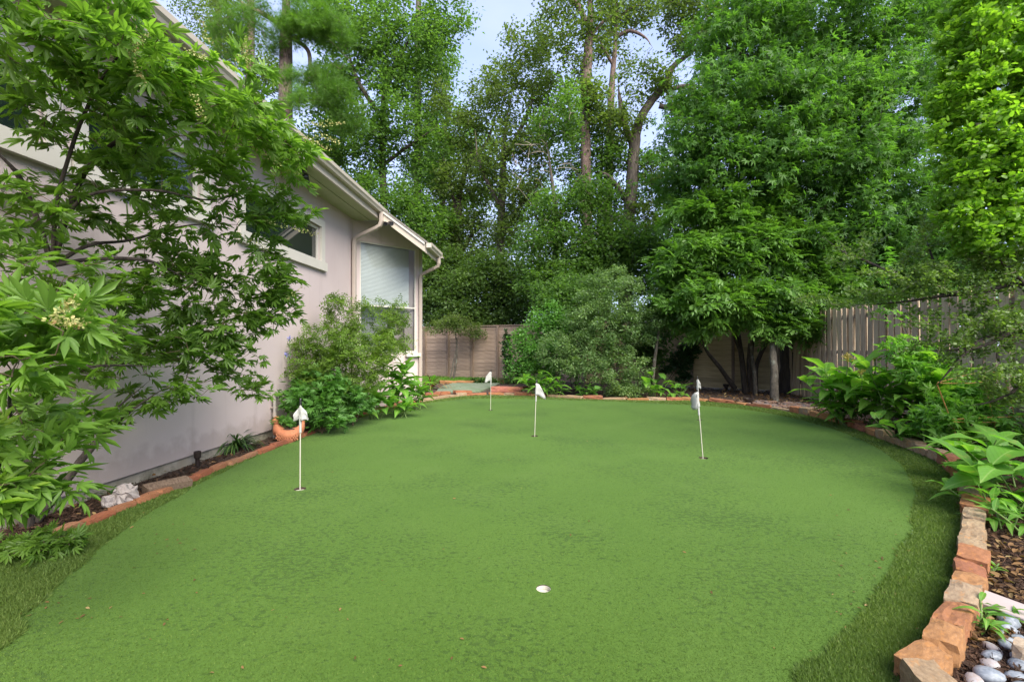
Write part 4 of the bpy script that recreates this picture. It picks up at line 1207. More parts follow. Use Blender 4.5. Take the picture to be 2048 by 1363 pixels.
for i, (px_, py_, h_, L, k_, n_, lb) in enumerate([
        (1085, 795, .75, .62, 'long', 60, 'bright clump of long pointed leaves behind the middle flag'),
        (1120, 797, .55, .5, 'long', 36, 'lower pointed-leaf clump right of the bright one behind the green'),
        (1325, 798, .70, .55, 'canna', 30, 'broad-leaved clump standing just left of the two right flags'),
        (1365, 800, .45, .45, 'canna', 18, 'smaller broad-leaved clump close behind the right flags'),
        (1180, 798, .40, .24, 'heart', 60, 'round-leaved hydrangea clump in front of the small-leaved shrub')]):
    b_ = G(px_, py_); leafy_plant('broadleaf_plant', lb, Vector((b_.x, b_.y + .4, 0)), 8, n_, h_, L, k_, .6, seed=60 + i, group='leafy clumps behind the green')
for i, (px_, py_, h_, L, k_, n_, lb) in enumerate([
        (745, 838, .75, .50, 'canna', 40, 'large-leaved plant under the bay window, left of the tallest one'),
        (792, 826, 1.15, .52, 'canna', 60, 'tallest large-leaved plant under the bay window'),
        (832, 819, .80, .48, 'long', 54, 'long-leaved plant at the corner of the house'),
        (806, 834, .50, .46, 'canna', 26, 'low large-leaved plant spilling on the bricks below the bay window')]):
    b_ = G(px_, py_); q = Vector((b_.x, b_.y, 0))
    leafy_plant('broadleaf_plant', lb, q, 6, n_, h_, L, k_, .32, seed=80 + i, group='large-leaved plants under the bay window', lean=(.05, -.1))
for i, (px_, py_, h_, L, n_, lb) in enumerate([(1965, 1262, .16, .13, 26, 'small bright weed growing between the nearest stones and the pebbles'), (1975, 1150, .10, .11, 9, 'tiny bright seedling on the mulch behind the red stone'), (2012, 1248, .12, .14, 14, 'small weed beside the pale board')]):
    b_ = G(px_, py_); leafy_plant('weed', lb, b_, 3, n_, h_, L, 'long', .10, seed=100 + i, group='weeds near the pebbles')

# yellow ginger blossoms
def blossom(p, label, seed, r=.05, mat=None, n=26):
    e = empty('blossom', label, 'flower', (p.x, p.y, p.z))
    rr = np.random.default_rng(seed)
    D = norm(rr.normal(size=(n, 3)) + np.array([0, 0, .5]))
    link('petals', leaves_me('oval', rr.normal(size=(n, 3)) * r * .35, D, rr.normal(size=(n, 3)), np.full(n, r), rr.uniform(0, .8, n)), mat or M['flower_y'], e)
    link('stalk', tubes_me([(np.array([(0, 0, -.02), (.01, 0, -.14), (.0, .01, -.28)]), np.array([.006, .006, .007]), 5)]), M['stem'], e)
    return e
blossom(P(1694, 714, 7.3), 'pale yellow blossom at the left top of the ginger clump', 1, .075)
blossom(P(1750, 716, 7.2), 'yellow blossom just above the middle of the ginger clump', 2, .06)
blossom(P(1723, 744, 7.1), 'lower faded yellow blossom among the ginger leaves', 3, .05)
blossom(P(579, 676, 7.0), 'upper small violet blue flower before the stucco wall', 4, .045, M['flower_b'], 18)
blossom(P(575, 708, 7.0), 'lower small violet blue flower before the stucco wall', 5, .045, M['flower_b'], 18)
blossom(P(253, 399, 3.9), 'single pale violet flower inside the big leafy shrub', 6, .04, M['flower_b'], 18)

# thin orange stakes with cross wires at the right
def stake(pts, label, r=.007):
    e = empty('plant_stake', label, 'stake', (pts[0].x, pts[0].y, 0), 0, 'thin orange stakes of the plant frame')
    o = Vector((pts[0].x, pts[0].y, 0))
    c = smooth_line([p - o for p in pts], 4)
    link('rod', tubes_me([(c, np.full(len(c), r), 6)]), M['stake'], e)
stake([G(1925, 905), P(1902, 840, 5.9), P(1874, 768, 5.8)], 'left upright orange stake of the plant frame')
stake([G(2003, 905), P(1985, 830, 5.9), P(1966, 748, 5.85)], 'middle upright orange stake of the plant frame')
stake([G(2040, 890), P(2028, 830, 6.2), P(2012, 760, 6.2)], 'right upright orange stake of the plant frame', .006)
stake([P(1874, 765, 5.8), P(1960, 745, 5.85), P(2060, 745, 5.9)], 'upper curved orange cane lying across the stakes', .0045)
stake([P(1880, 766, 5.8), P(1960, 764, 5.85), P(2060, 742, 6.2)], 'second orange cane sloping up below the curved one', .004)
stake([P(1905, 838, 5.8), P(1985, 834, 5.85), P(2070, 832, 6.0)], 'upper of two level orange canes tied low on the stakes', .0045)
stake([P(1905, 843, 5.8), P(1985, 844, 5.85), P(2070, 840, 6.0)], 'lower of two level orange canes tied low on the stakes', .0045)

# strap-leaved clumps
def strap_clump(name, label, base, n, L, mat=None, seed=0, n_parts=0, cat='grass clump', width=1.0, group=None):
    rr = np.random.default_rng(seed)
    e = empty(name, label, cat, (base.x, base.y, 0), 0, group)
    seg = 6; Vs = []; Fs = []; va = []; o_ = 0
    for i in range(n):
        az = rr.uniform(0, 2 * PI); el = rr.uniform(.6, 1.45); ll = L * rr.uniform(.6, 1.15); w = .0065 * width
        pts = []; x, z = rr.uniform(0, .05), 0.0; a = el
        for j in range(seg + 1):
            pts.append((x * math.cos(az), x * math.sin(az), z)); x += ll / seg * math.cos(a); z += ll / seg * math.sin(a); a -= .30 + .10 * rr.uniform()
        pts = np.array(pts); side = np.array([-math.sin(az), math.cos(az), 0])
        ws = w * np.array([1, 1.1, 1.1, 1, .8, .5, .08])[:, None]
        V = np.concatenate([pts + side * ws, pts - side * ws]); V[:, 2] = np.maximum(V[:, 2], .005)
        Fc = np.array([(j, j + 1, j + 1 + seg + 1, j + seg + 1) for j in range(seg)])
        v = rr.uniform(0, 1)
        if i < n_parts:
            me = np_mesh(V, Fc, np.full(len(V), v)); link('leaf', me, mat or M['strap'], e)
        else:
            Vs.append(V); Fs.append(Fc + o_); o_ += len(V); va.append(np.full(len(V), v))
    if Vs: link('foliage', np_mesh(np.concatenate(Vs), np.concatenate(Fs), np.concatenate(va)), mat or M['strap'], e, kind='stuff')
    return e
strap_clump('grass_clump', 'dark strappy clump of lilyturf in the mulch below the stucco wall', G(470, 898), 170, .46, None, 1, 170, width=1.5)
strap_clump('grass_clump', 'sparse dark strappy tuft in the mulch left of the white rock', G(165, 1000), 34, .24, None, 2, 34)
strap_clump('grass_clump', 'pale little tuft between the white rock and the wall foundation', G(225, 985), 26, .14, M['cover'], 3, 26)
for i, px_ in enumerate(np.linspace(948, 1040, 7)):
    q = G(px_, 765 + (i % 2) * 2)
    strap_clump('border_grass', 'dark tuft of border grass in the row before the back fence', q, 90, .48, None, 10 + i, 0, group='row of dark border grass tufts', width=1.8)
q = G(862, 778); strap_clump('dry_fern', 'dry brown fern beside the corner of the house', Vector((q.x, q.y, 0)), 40, 1.0, M['litter'], 30, 0, 'fern', 2.2)

# ---------------------------------------------------------------- shrubs and trees inside the garden
# big palmate-leaved shrub at the left
b0 = (62, 1046, 3.6, 24)
TRK = [[(55, 1055, 3.5, 15), (52, 900, 3.5, 13), (75, 700, 3.5, 12), (105, 530, 3.5, 12)],
       [(75, 1040, 3.55, 14), (155, 930, 3.6, 13), (205, 870, 3.7, 10), (270, 815, 3.8, 7), (345, 765, 3.9, 4)],
       [(165, 915, 3.6, 6), (190, 850, 3.65, 5), (240, 810, 3.7, 4), (300, 760, 3.8, 3)],
       [(105, 530, 3.5, 11), (125, 450, 3.5, 9), (180, 330, 3.45, 8), (270, 262, 3.4, 7), (340, 248, 3.35, 6), (420, 240, 3.3, 4)],
       [(105, 530, 3.5, 9), (190, 518, 3.6, 7), (290, 520, 3.8, 6), (350, 545, 4.0, 4), (430, 590, 4.2, 3)],
       [(105, 530, 3.5, 8), (180, 490, 3.6, 6), (260, 480, 3.9, 5), (380, 450, 4.2, 4), (520, 450, 4.5, 3)],
       [(105, 530, 3.5, 10), (60, 400, 3.3, 9), (20, 330, 3.1, 8), (-80, 250, 2.9, 6)],
       [(85, 640, 3.5, 9), (20, 600, 2.8, 8), (-40, 560, 2.2, 6)],
       [(105, 530, 3.5, 8), (115, 400, 3.3, 7), (160, 250, 3.1, 6), (230, 120, 2.9, 5), (330, 60, 2.8, 3)],
       [(110, 520, 3.5, 7), (160, 400, 3.3, 6), (300, 380, 3.3, 5), (420, 400, 3.6, 4), (500, 380, 4.0, 3)],
       [(60, 760, 3.5, 8), (120, 740, 3.2, 6), (230, 730, 3.3, 5), (330, 735, 3.7, 3)],
       [(55, 900, 3.4, 7), (25, 850, 2.5, 6), (20, 780, 2.0, 5), (40, 720, 1.8, 3)],
       [(60, 1030, 3.3, 6), (20, 980, 2.4, 6), (0, 930, 2.0, 5), (-30, 900, 1.8, 3)]]
TRK = [[(a, b_, c, q * (.8 if i_ == 0 else .55)) for a, b_, c, q in t_] for i_, t_ in enumerate(TRK)]
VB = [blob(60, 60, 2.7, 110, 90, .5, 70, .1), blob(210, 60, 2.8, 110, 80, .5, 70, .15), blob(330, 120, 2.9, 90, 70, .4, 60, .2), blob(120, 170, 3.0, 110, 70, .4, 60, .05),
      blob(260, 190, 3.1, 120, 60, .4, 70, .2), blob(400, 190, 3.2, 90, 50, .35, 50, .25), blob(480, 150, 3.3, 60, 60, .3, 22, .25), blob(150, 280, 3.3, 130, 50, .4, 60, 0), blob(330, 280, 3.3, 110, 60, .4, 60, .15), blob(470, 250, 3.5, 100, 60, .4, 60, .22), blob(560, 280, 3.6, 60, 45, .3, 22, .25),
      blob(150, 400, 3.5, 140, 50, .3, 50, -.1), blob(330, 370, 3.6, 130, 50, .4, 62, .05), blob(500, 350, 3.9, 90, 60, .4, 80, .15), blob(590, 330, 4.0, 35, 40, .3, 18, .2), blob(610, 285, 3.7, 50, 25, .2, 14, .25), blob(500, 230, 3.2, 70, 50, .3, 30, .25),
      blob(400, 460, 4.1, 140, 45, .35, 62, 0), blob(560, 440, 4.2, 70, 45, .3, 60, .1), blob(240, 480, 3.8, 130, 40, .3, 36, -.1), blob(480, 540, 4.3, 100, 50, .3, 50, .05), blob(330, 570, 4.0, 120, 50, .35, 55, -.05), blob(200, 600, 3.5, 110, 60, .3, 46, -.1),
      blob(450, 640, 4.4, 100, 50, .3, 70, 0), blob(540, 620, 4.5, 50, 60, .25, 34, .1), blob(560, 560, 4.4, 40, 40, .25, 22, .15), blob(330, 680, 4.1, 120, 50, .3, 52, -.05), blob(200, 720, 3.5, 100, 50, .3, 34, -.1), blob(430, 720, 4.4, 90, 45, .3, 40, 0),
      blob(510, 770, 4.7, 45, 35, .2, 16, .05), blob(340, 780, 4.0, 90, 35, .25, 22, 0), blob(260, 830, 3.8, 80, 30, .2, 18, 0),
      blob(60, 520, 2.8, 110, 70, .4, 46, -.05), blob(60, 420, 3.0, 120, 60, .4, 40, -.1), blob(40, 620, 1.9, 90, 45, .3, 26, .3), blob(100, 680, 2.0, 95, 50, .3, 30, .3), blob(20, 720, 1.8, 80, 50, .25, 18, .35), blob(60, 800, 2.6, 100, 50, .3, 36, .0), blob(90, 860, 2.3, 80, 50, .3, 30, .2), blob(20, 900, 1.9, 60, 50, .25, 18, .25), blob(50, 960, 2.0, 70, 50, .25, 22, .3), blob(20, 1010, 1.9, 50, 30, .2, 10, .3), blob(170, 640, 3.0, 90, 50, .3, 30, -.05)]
VB = [(c, r_, max(4, int(n_ * (.55 if c[1] < 2.5 else .43))), b_) for c, r_, n_, b_ in VB]
VB = [(c, r_, int(n_ * 1.75) if c[2] < 2.2 and c[1] > 3.3 else n_, b_) for c, r_, n_, b_ in VB]
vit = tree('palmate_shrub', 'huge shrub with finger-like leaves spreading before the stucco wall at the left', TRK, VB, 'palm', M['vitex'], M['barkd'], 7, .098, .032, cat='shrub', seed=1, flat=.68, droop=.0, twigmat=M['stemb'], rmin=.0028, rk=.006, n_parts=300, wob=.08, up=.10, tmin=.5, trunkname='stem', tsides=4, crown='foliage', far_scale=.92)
# seed spikes on the shrub
rr = np.random.default_rng(9)
def spikes(specs, label, parent=None, name='seed_spikes'):
    Pp = []; 
    for (px_, py_, d_, dx, dy, n_) in specs:
        a = np.array(P(px_, py_, d_)); b_ = np.array(P(px_ + dx, py_ + dy, d_))
        t = rr.uniform(0, 1, n_)[:, None]
        Pp.append(a * (1 - t) + b_ * t + rr.normal(size=(n_, 3)) * .010)
    Pp = np.concatenate(Pp); n_ = len(Pp)
    o = link(name, leaves_me('round', Pp - np.array(parent.location), rr.normal(size=(n_, 3)), rr.normal(size=(n_, 3)), rr.uniform(.010, .018, n_), rr.uniform(0, 1, n_)), M['bud'], parent, kind='stuff')
spikes([(230, 60, 2.7, 60, 110, 110), (260, 110, 2.7, 40, -50, 60), (370, 100, 2.9, 50, 20, 60), (420, 90, 2.9, -20, -50, 50), (470, 130, 3.0, 30, -60, 60), (490, 100, 3.0, 10, 40, 50), (380, 180, 2.9, 30, 60, 60), (610, 250, 3.5, 80, -5, 90), (600, 270, 3.5, 60, 30, 80), (630, 265, 3.5, 50, 20, 60), (430, 310, 3.5, 50, -20, 40), (500, 400, 3.9, 60, -30, 50), (520, 440, 4.0, 120, 30, 90), (480, 470, 4.0, 60, 30, 60), (100, 640, 1.75, 50, -40, 110), (110, 645, 1.75, 60, 0, 90), (540, 350, 3.8, 60, -15, 50), (570, 600, 4.3, 40, -30, 40), (500, 290, 3.5, 60, 40, 50), (560, 330, 3.8, 40, 20, 40)], '', vit)

# nandina / light airy shrub and the cover at its foot
def shrub(name, label, base, blobs, leaf, mat, per, size, jit, seed, stems=5, bark=None, n_parts=0, cat='shrub', flat=.6, droop=.12, rmin=.0025, group=None, tsides=3, spread=.12, **kw):
    rg_ = random.Random(seed)
    tr = []
    bx, by, bd = base
    for i in range(stems):
        c = blobs[rg_.randrange(len(blobs))]; t = c[0]
        d_ = t[1]; tx = t[0] / d_ * F + CX; ty = HY - (t[2] - H) / d_ * F
        ox = rg_.uniform(-1, 1) * spread * F / bd
        b_ = (bx + ox, by, bd, .014 * F / bd)
        m_ = ((bx + ox) * .5 + tx * .5 + rg_.uniform(-8, 8), by * .45 + ty * .55, bd * .5 + d_ * .5, .009 * F / bd)
        tr.append([b_, m_, (tx, ty, d_, .004 * F / bd)])
    return tree(name, label, tr, blobs, leaf, mat, bark or M['stemb'], per, size, jit, cat=cat, seed=seed, flat=flat, droop=droop, rmin=rmin, rk=.006, n_parts=n_parts, group=group, crown='foliage', trunkname='stem', sides=5, tsides=tsides, **kw)
shrub('nandina_shrub', 'airy yellow-green shrub with fine leaves before the bay window', (700, 842, 7.9), [blob(650, 690, 7.5, 70, 45, .3, 60, .05), blob(700, 640, 8.0, 50, 55, .3, 40, .0), blob(780, 640, 8.6, 40, 50, .3, 34, .1), blob(730, 700, 8.0, 70, 55, .35, 90, .15), blob(690, 750, 7.8, 70, 50, .35, 60, .1), blob(780, 690, 9.1, 40, 40, .3, 34, .1), blob(620, 740, 7.3, 50, 40, .25, 36, 0), blob(715, 770, 7.9, 40, 34, .3, 28, .0), blob(670, 610, 7.9, 18, 25, .2, 8, 0)], 'frond', M['nandina'], 16, .13, .05, 201, 9, n_parts=0)
shrub('bushy_perennial', 'green bushy perennial between the hen planter and the airy shrub', (640, 862, 7.2), [blob(620, 800, 7.0, 55, 35, .25, 60, .1), blob(680, 800, 7.5, 50, 35, .25, 60, .05), blob(600, 800, 7.0, 26, 24, .2, 22, .15), blob(640, 760, 7.3, 50, 30, .25, 36, 0), blob(720, 800, 7.8, 30, 28, .2, 26, 0), blob(655, 835, 7.1, 60, 16, .2, 26, .05)], 'palm', M['cover'], 12, .085, .04, 202, 8, n_parts=0, cat='plant')
shrub('bushy_perennial', 'little leafy plant growing out of the terracotta hen planter', (567, 868, 6.6), [blob(566, 842, 6.65, 18, 9, .08, 14, .15)], 'palm', M['cover'], 10, .06, .02, 203, 4, cat='plant', spread=.08)
shrub('creeping_plant', 'low dark plant trailing over the bricks under the big shrub', (60, 1100, 3.05), [blob(90, 1085, 3.0, 60, 16, .15, 40, -.1), blob(30, 1095, 3.0, 50, 18, .15, 24, -.1)], 'palm', M['vitex'], 8, .055, .02, 204, 5, cat='plant')
# small-leaved greyish shrub behind the green
shrub('small_leaved_shrub', 'rounded grey-green small-leaved shrub arching behind the green', (1230, 800, 12.6), [blob(1240, 600, 12.6, 95, 50, .8, 120, .1), blob(1180, 650, 12.5, 60, 50, .6, 70, .1), blob(1285, 645, 12.6, 60, 45, .6, 70, .1), blob(1230, 660, 12.3, 70, 45, .5, 80, 0), blob(1320, 610, 12.7, 30, 40, .4, 26, 0), blob(1220, 560, 12.8, 60, 30, .5, 40, .1)], 'oval', M['grey'], 62, .062, .075, 210, 6, M['bark'])
shrub('small_leaved_shrub', 'lower speckled small-leaved shrub spilling toward the stone edging', (1210, 800, 12.4), [blob(1170, 720, 12.3, 60, 45, .5, 80, .2), blob(1240, 740, 12.2, 65, 45, .5, 90, .2), blob(1260, 785, 12.1, 50, 18, .3, 40, .3), blob(1120, 700, 12.5, 50, 45, .5, 60, .15), blob(1200, 690, 12.4, 50, 40, .5, 60, .15)], 'oval', M['grey'], 60, .058, .075, 211, 6, M['bark'])
shrub('leafy_bush', 'loose mid-green bush against the back fence left of the grey shrub', (1075, 790, 13.6), [blob(1060, 700, 13.6, 40, 55, .5, 60, .15), blob(1095, 640, 13.7, 40, 45, .5, 46, .15), blob(1110, 720, 13.4, 40, 45, .5, 50, .05), blob(1050, 745, 13.5, 30, 25, .4, 30, 0)], 'round', M['cover'], 60, .07, .12, 212, 6, M['bark'])
shrub('leafy_bush', 'dark green bush mass between the grey shrub and the fence', (1150, 790, 14.2), [blob(1140, 640, 14.3, 60, 60, .6, 80, -.05), blob(1180, 600, 14.5, 60, 50, .6, 60, 0), blob(1120, 590, 14.6, 50, 45, .6, 56, .1), blob(1290, 690, 14.0, 50, 50, .4, 50, -.15), blob(1340, 620, 14.2, 40, 60, .4, 44, -.1)], 'round', M['oak2'], 75, .085, .14, 213, 6, M['barkd'])
# ivy on fence
for i, (pts, lb) in enumerate([([(1013, 672, 17.1), (1015, 740, 17.1)], 'narrow column of ivy climbing a post of the brown back fence'), ([(1372, 700, 14.6), (1368, 755, 14.6)], 'column of ivy on the tan back fence right of the grey shrub'), ([(1395, 690, 14.5), (1330, 735, 14.7)], 'patch of ivy hanging on the tan back fence')]):
    a, b_ = pts
    bl_ = [blob(a[0] + (b_[0] - a[0]) * t, a[1] + (b_[1] - a[1]) * t, a[2] - .15, 9 if i == 0 else 17, 16, .08, 16) for t in np.linspace(0, 1, 6)]
    shrub('ivy', lb, (b_[0], 776 if i else 757, a[2] - .1), bl_, 'round', M['ivy'], 16, .075, .05, 220 + i, 2, cat='climber')
# tree with glossy pinnate sprays, several stems
tree('glossy_leaved_tree', 'bright multi-stemmed tree with glossy hanging sprays before the fence corner',
     [[(1490, 786, 13.3, 6), (1484, 720, 13.2, 5), (1470, 640, 13.0, 5), (1450, 520, 12.8, 3)], [(1505, 785, 13.3, 7), (1500, 720, 13.1, 6), (1510, 640, 12.8, 5), (1540, 500, 12.6, 3)],
      [(1470, 776, 13.4, 5), (1440, 735, 13.2, 4), (1408, 690, 12.9, 3), (1390, 600, 12.6, 2)], [(1512, 782, 13.4, 4), (1516, 720, 13.2, 4), (1560, 650, 12.8, 4), (1640, 590, 12.3, 3)], [(1480, 700, 13.1, 4), (1430, 560, 12.6, 3), (1400, 450, 12.6, 2)]],
     [blob(1400, 440, 12.6, 80, 50, .7, 70, .15), blob(1490, 420, 12.4, 110, 55, .8, 95, .15), blob(1380, 530, 12.3, 80, 50, .7, 75, .0), blob(1480, 500, 12.0, 110, 50, .7, 95, .1), blob(1580, 500, 12.0, 90, 55, .7, 85, .05), blob(1430, 600, 11.9, 110, 45, .6, 80, .0), blob(1540, 600, 11.7, 120, 45, .6, 100, .1), blob(1640, 580, 11.8, 70, 50, .6, 60, .0), blob(1390, 645, 12.2, 60, 18, .4, 14, -.1), blob(1480, 648, 12.0, 90, 12, .5, 16, 0), blob(1600, 655, 11.7, 80, 22, .5, 45, .0), blob(1660, 660, 11.6, 40, 18, .3, 14, 0), blob(1560, 420, 12.6, 90, 60, .7, 60, .1), blob(1350, 590, 12.5, 40, 60, .4, 30, -.05)],
     'spray', M['spray'], M['barkd'], 17, .32, .11, scatter=.10, seed=230, flat=.72, droop=.22, n_parts=300, partname='leaf_spray', up=.15)
for i, (bx, pts, lb) in enumerate([(1549, [(1549, 803, 11.3, 8.5), (1548, 740, 11.4, 7), (1546, 690, 11.6, 6), (1550, 640, 11.8, 5)], 'slender pale lichen-covered trunk standing right of the dark stems'), (1510, [(1511, 783, 12.7, 4), (1508, 740, 12.7, 4), (1503, 700, 12.7, 3), (1500, 650, 12.6, 3)], 'thinner pale trunk close to the dark stems'), (1306, [(1305, 790, 12.6, 3.5), (1307, 740, 12.6, 3.5), (1312, 700, 12.6, 3), (1318, 660, 12.6, 2)], 'thin pale trunk at the right side of the grey shrub')]):
    bb = pts[-1]
    tree('slender_tree', lb, [pts], [blob(bb[0], bb[1] - 30, bb[2], 50, 25, .4, 20)], 'spray' if i < 2 else 'oval', M['spray'] if i < 2 else M['grey'], M['pale'], 8 if i < 2 else 50, .3 if i < 2 else .05, .08, seed=240 + i, droop=.3)
# small tree before the left part of the back fence
tree('small_tree', 'small umbrella-shaped tree with a crooked pale stem before the brown back fence', [[(907, 757, 18.4, 2.4), (912, 725, 18.4, 2.2), (914, 700, 18.4, 2), (911, 668, 18.4, 1.6), (905, 650, 18.4, 1.2)], [(900, 757, 18.35, 1.6), (908, 720, 18.4, 1.5), (918, 665, 18.4, 1.2)]],
     [blob(880, 655, 18.2, 34, 14, .6, 50, 0), blob(930, 655, 18.2, 36, 14, .6, 55, 0), blob(955, 668, 18.2, 20, 12, .4, 20, 0), blob(905, 640, 18.2, 36, 12, .6, 40, .1)], 'rhomb', M['oak'], M['pale'], 26, .075, .10, seed=250)
# hedge-like shrub upper right
tree('ligustrum', 'tall bright lime-green small-leaved shrub filling the upper right edge', [[(2170, 880, 5.3, 30), (2140, 700, 5.2, 26), (2080, 500, 5.0, 18), (2040, 300, 4.95, 11), (2015, 60, 4.95, 4)], [(2080, 500, 5.0, 12), (2020, 400, 4.95, 7), (1970, 320, 4.9, 3)], [(2050, 360, 4.95, 9), (2000, 220, 4.9, 5), (1960, 120, 4.9, 2)]],
     [blob(x_, y_, 4.85, rx_, 48, .42, n_, .12 + .05 * (i_ % 3)) for i_, (x_, y_, rx_, n_) in enumerate([(2015, -50, 105, 80), (2010, 15, 108, 95), (2005, 75, 112, 100), (2000, 135, 116, 105), (1995, 195, 120, 105), (1990, 255, 124, 105), (1988, 315, 124, 105), (1990, 370, 122, 105), (1995, 425, 116, 95), (2010, 480, 105, 70), (2110, 200, 80, 90), (2110, 400, 80, 60)])],
     'round', M['hedge'], M['barkd'], 40, .052, .036, cat='shrub', seed=260, shell=.22, flat=.5, droop=-.1, n_parts=300, twigmat=M['stemb'], rmin=.003, rk=.006, crown='foliage', trunkname='stem')
# arching small-leaved branches over the side fence
tree('yaupon_holly', 'thin arching lichen-grey branches with tiny leaves hanging over the side fence', [
      [(2200, 900, 5.4, 26), (2160, 760, 5.2, 20), (2090, 640, 5.0, 10), (2040, 570, 4.9, 5), (1960, 585, 5.0, 4), (1880, 592, 5.1, 3.5), (1800, 604, 5.3, 3), (1700, 608, 5.6, 2.5), (1620, 590, 5.9, 1.5)],
      [(1885, 590, 5.1, 3.5), (1872, 540, 5.2, 3), (1850, 470, 5.3, 2)], [(1840, 575, 5.2, 2.5), (1740, 525, 5.5, 2.5), (1690, 505, 5.7, 2), (1640, 470, 5.9, 1.2)],
      [(2090, 640, 5.0, 8), (2048, 650, 4.9, 5), (1970, 690, 4.9, 3.5), (1900, 700, 5.0, 3), (1820, 700, 5.2, 1.5)], [(2048, 650, 4.9, 5), (1960, 680, 4.9, 3), (1900, 740, 5.0, 2.5), (1870, 775, 5.1, 1.5)],
      [(2120, 700, 5.0, 8), (2060, 760, 4.9, 4), (1990, 800, 4.9, 2.5), (1930, 812, 5.0, 1.5)], [(2060, 580, 4.9, 5), (2010, 530, 4.8, 3), (1950, 500, 4.8, 2)]],
     [blob(1800, 560, 5.3, 110, 36, .4, 60, .15), blob(1920, 560, 5.0, 110, 44, .4, 95, .1), blob(2000, 520, 4.9, 60, 40, .3, 40, .05), blob(1730, 600, 5.5, 90, 18, .3, 34, .2), blob(1700, 500, 5.7, 60, 34, .3, 24, .25), blob(1640, 600, 5.8, 50, 14, .2, 14, .25), blob(1850, 480, 5.3, 60, 60, .3, 34, .25), blob(1930, 650, 5.0, 90, 40, .3, 30, -.05), blob(2010, 640, 4.9, 70, 50, .3, 75, -.05), blob(1880, 700, 5.1, 70, 30, .3, 20, -.05), blob(1980, 730, 4.9, 80, 45, .3, 40, -.1), blob(2030, 770, 4.9, 60, 50, .3, 55, -.1), blob(1820, 640, 5.2, 60, 30, .3, 10, .1)],
     'round', M['yaupon'], M['barkd'], 30, .034, .035, cat='shrub', seed=270, flat=.4, droop=-.1, twigmat=M['twigg'], rmin=.0022, rk=.005, crown='foliage', trunkname='stem', up=.02, n_parts=0)
# vine leaves on the fence over the ginger
shrub('grape_vine', 'light green broad-lobed vine climbing the side fence above the ginger plants', (1860, 830, 7.3), [blob(1820, 700, 6.9, 40, 30, .15, 22, .3), blob(1850, 740, 6.7, 60, 30, .2, 26, .2), blob(1780, 580, 7.0, 20, 90, .1, 8, 0), blob(1930, 790, 6.2, 70, 30, .2, 40, .15), blob(1900, 840, 6.0, 70, 30, .2, 36, .05), blob(1990, 850, 5.9, 60, 40, .2, 26, -.1)], 'star', M['broad'], 9, .15, .07, 275, 4, cat='vine')

# big sweetgum in the corner
tree('sweetgum_tree', 'big sweetgum with star-shaped leaves and a thick dark trunk in the fence corner',
     [[(1587, 790, 13.2, 28), (1587, 700, 13.2, 23), (1585, 560, 13.3, 21), (1584, 400, 13.4, 19), (1580, 260, 13.5, 15), (1575, 120, 13.6, 13), (1580, -60, 13.7, 9), (1590, -260, 13.8, 4)],
      [(1578, 215, 13.5, 8), (1550, 180, 13.3, 7), (1525, 140, 13.1, 5), (1480, 60, 12.9, 3)], [(1575, 110, 13.6, 8), (1600, 55, 13.5, 7), (1650, -30, 13.3, 4)], [(1584, 380, 13.4, 7), (1500, 330, 13.0, 5), (1420, 300, 12.7, 3)],
      [(1582, 300, 13.4, 8), (1680, 240, 13.0, 5), (1780, 180, 12.6, 3)], [(1584, 420, 13.3, 7), (1690, 390, 12.7, 5), (1780, 400, 12.2, 3)], [(1580, 150, 13.5, 6), (1460, 100, 13.4, 4), (1400, 70, 13.3, 2)]],
     [blob(1600, 60, 13.2, 130, 80, 1.6, 170, .1), blob(1480, 80, 13.2, 90, 70, 1.2, 100, .1), blob(1740, 90, 12.8, 90, 90, 1.3, 120, .1), blob(1450, 190, 12.8, 90, 60, 1.0, 85, .1), blob(1560, 200, 12.4, 110, 70, 1.0, 110, 0), blob(1680, 220, 12.2, 110, 70, 1.1, 130, .15), blob(1770, 210, 12.4, 70, 80, 1.1, 80, .1), blob(1420, 290, 12.7, 80, 60, 1.0, 80, .0), blob(1540, 320, 12.3, 110, 60, .9, 110, .05), blob(1660, 330, 12.0, 110, 60, .9, 110, .05), blob(1770, 320, 12.0, 80, 60, .9, 80, .05), blob(1780, 430, 11.8, 90, 60, .8, 90, -.05), blob(1700, 460, 11.9, 80, 60, .8, 80, -.1), blob(1600, -90, 13.4, 230, 90, 2.0, 130, .1), blob(1830, 30, 12.9, 50, 60, .8, 30, .2), blob(1840, 500, 11.6, 80, 50, .7, 60, -.1), blob(1380, 350, 13.0, 60, 50, .8, 46, 0), blob(1740, 540, 12.6, 90, 50, .6, 60, -.15), blob(1850, 560, 12.3, 80, 40, .6, 40, -.15)],
     'star', M['maple'], M['barkd'], 27, .20, .17, scatter=.34, seed=280, flat=.55, droop=.45, rmin=.006, rk=.010, n_parts=0, sides=12, up=.05)

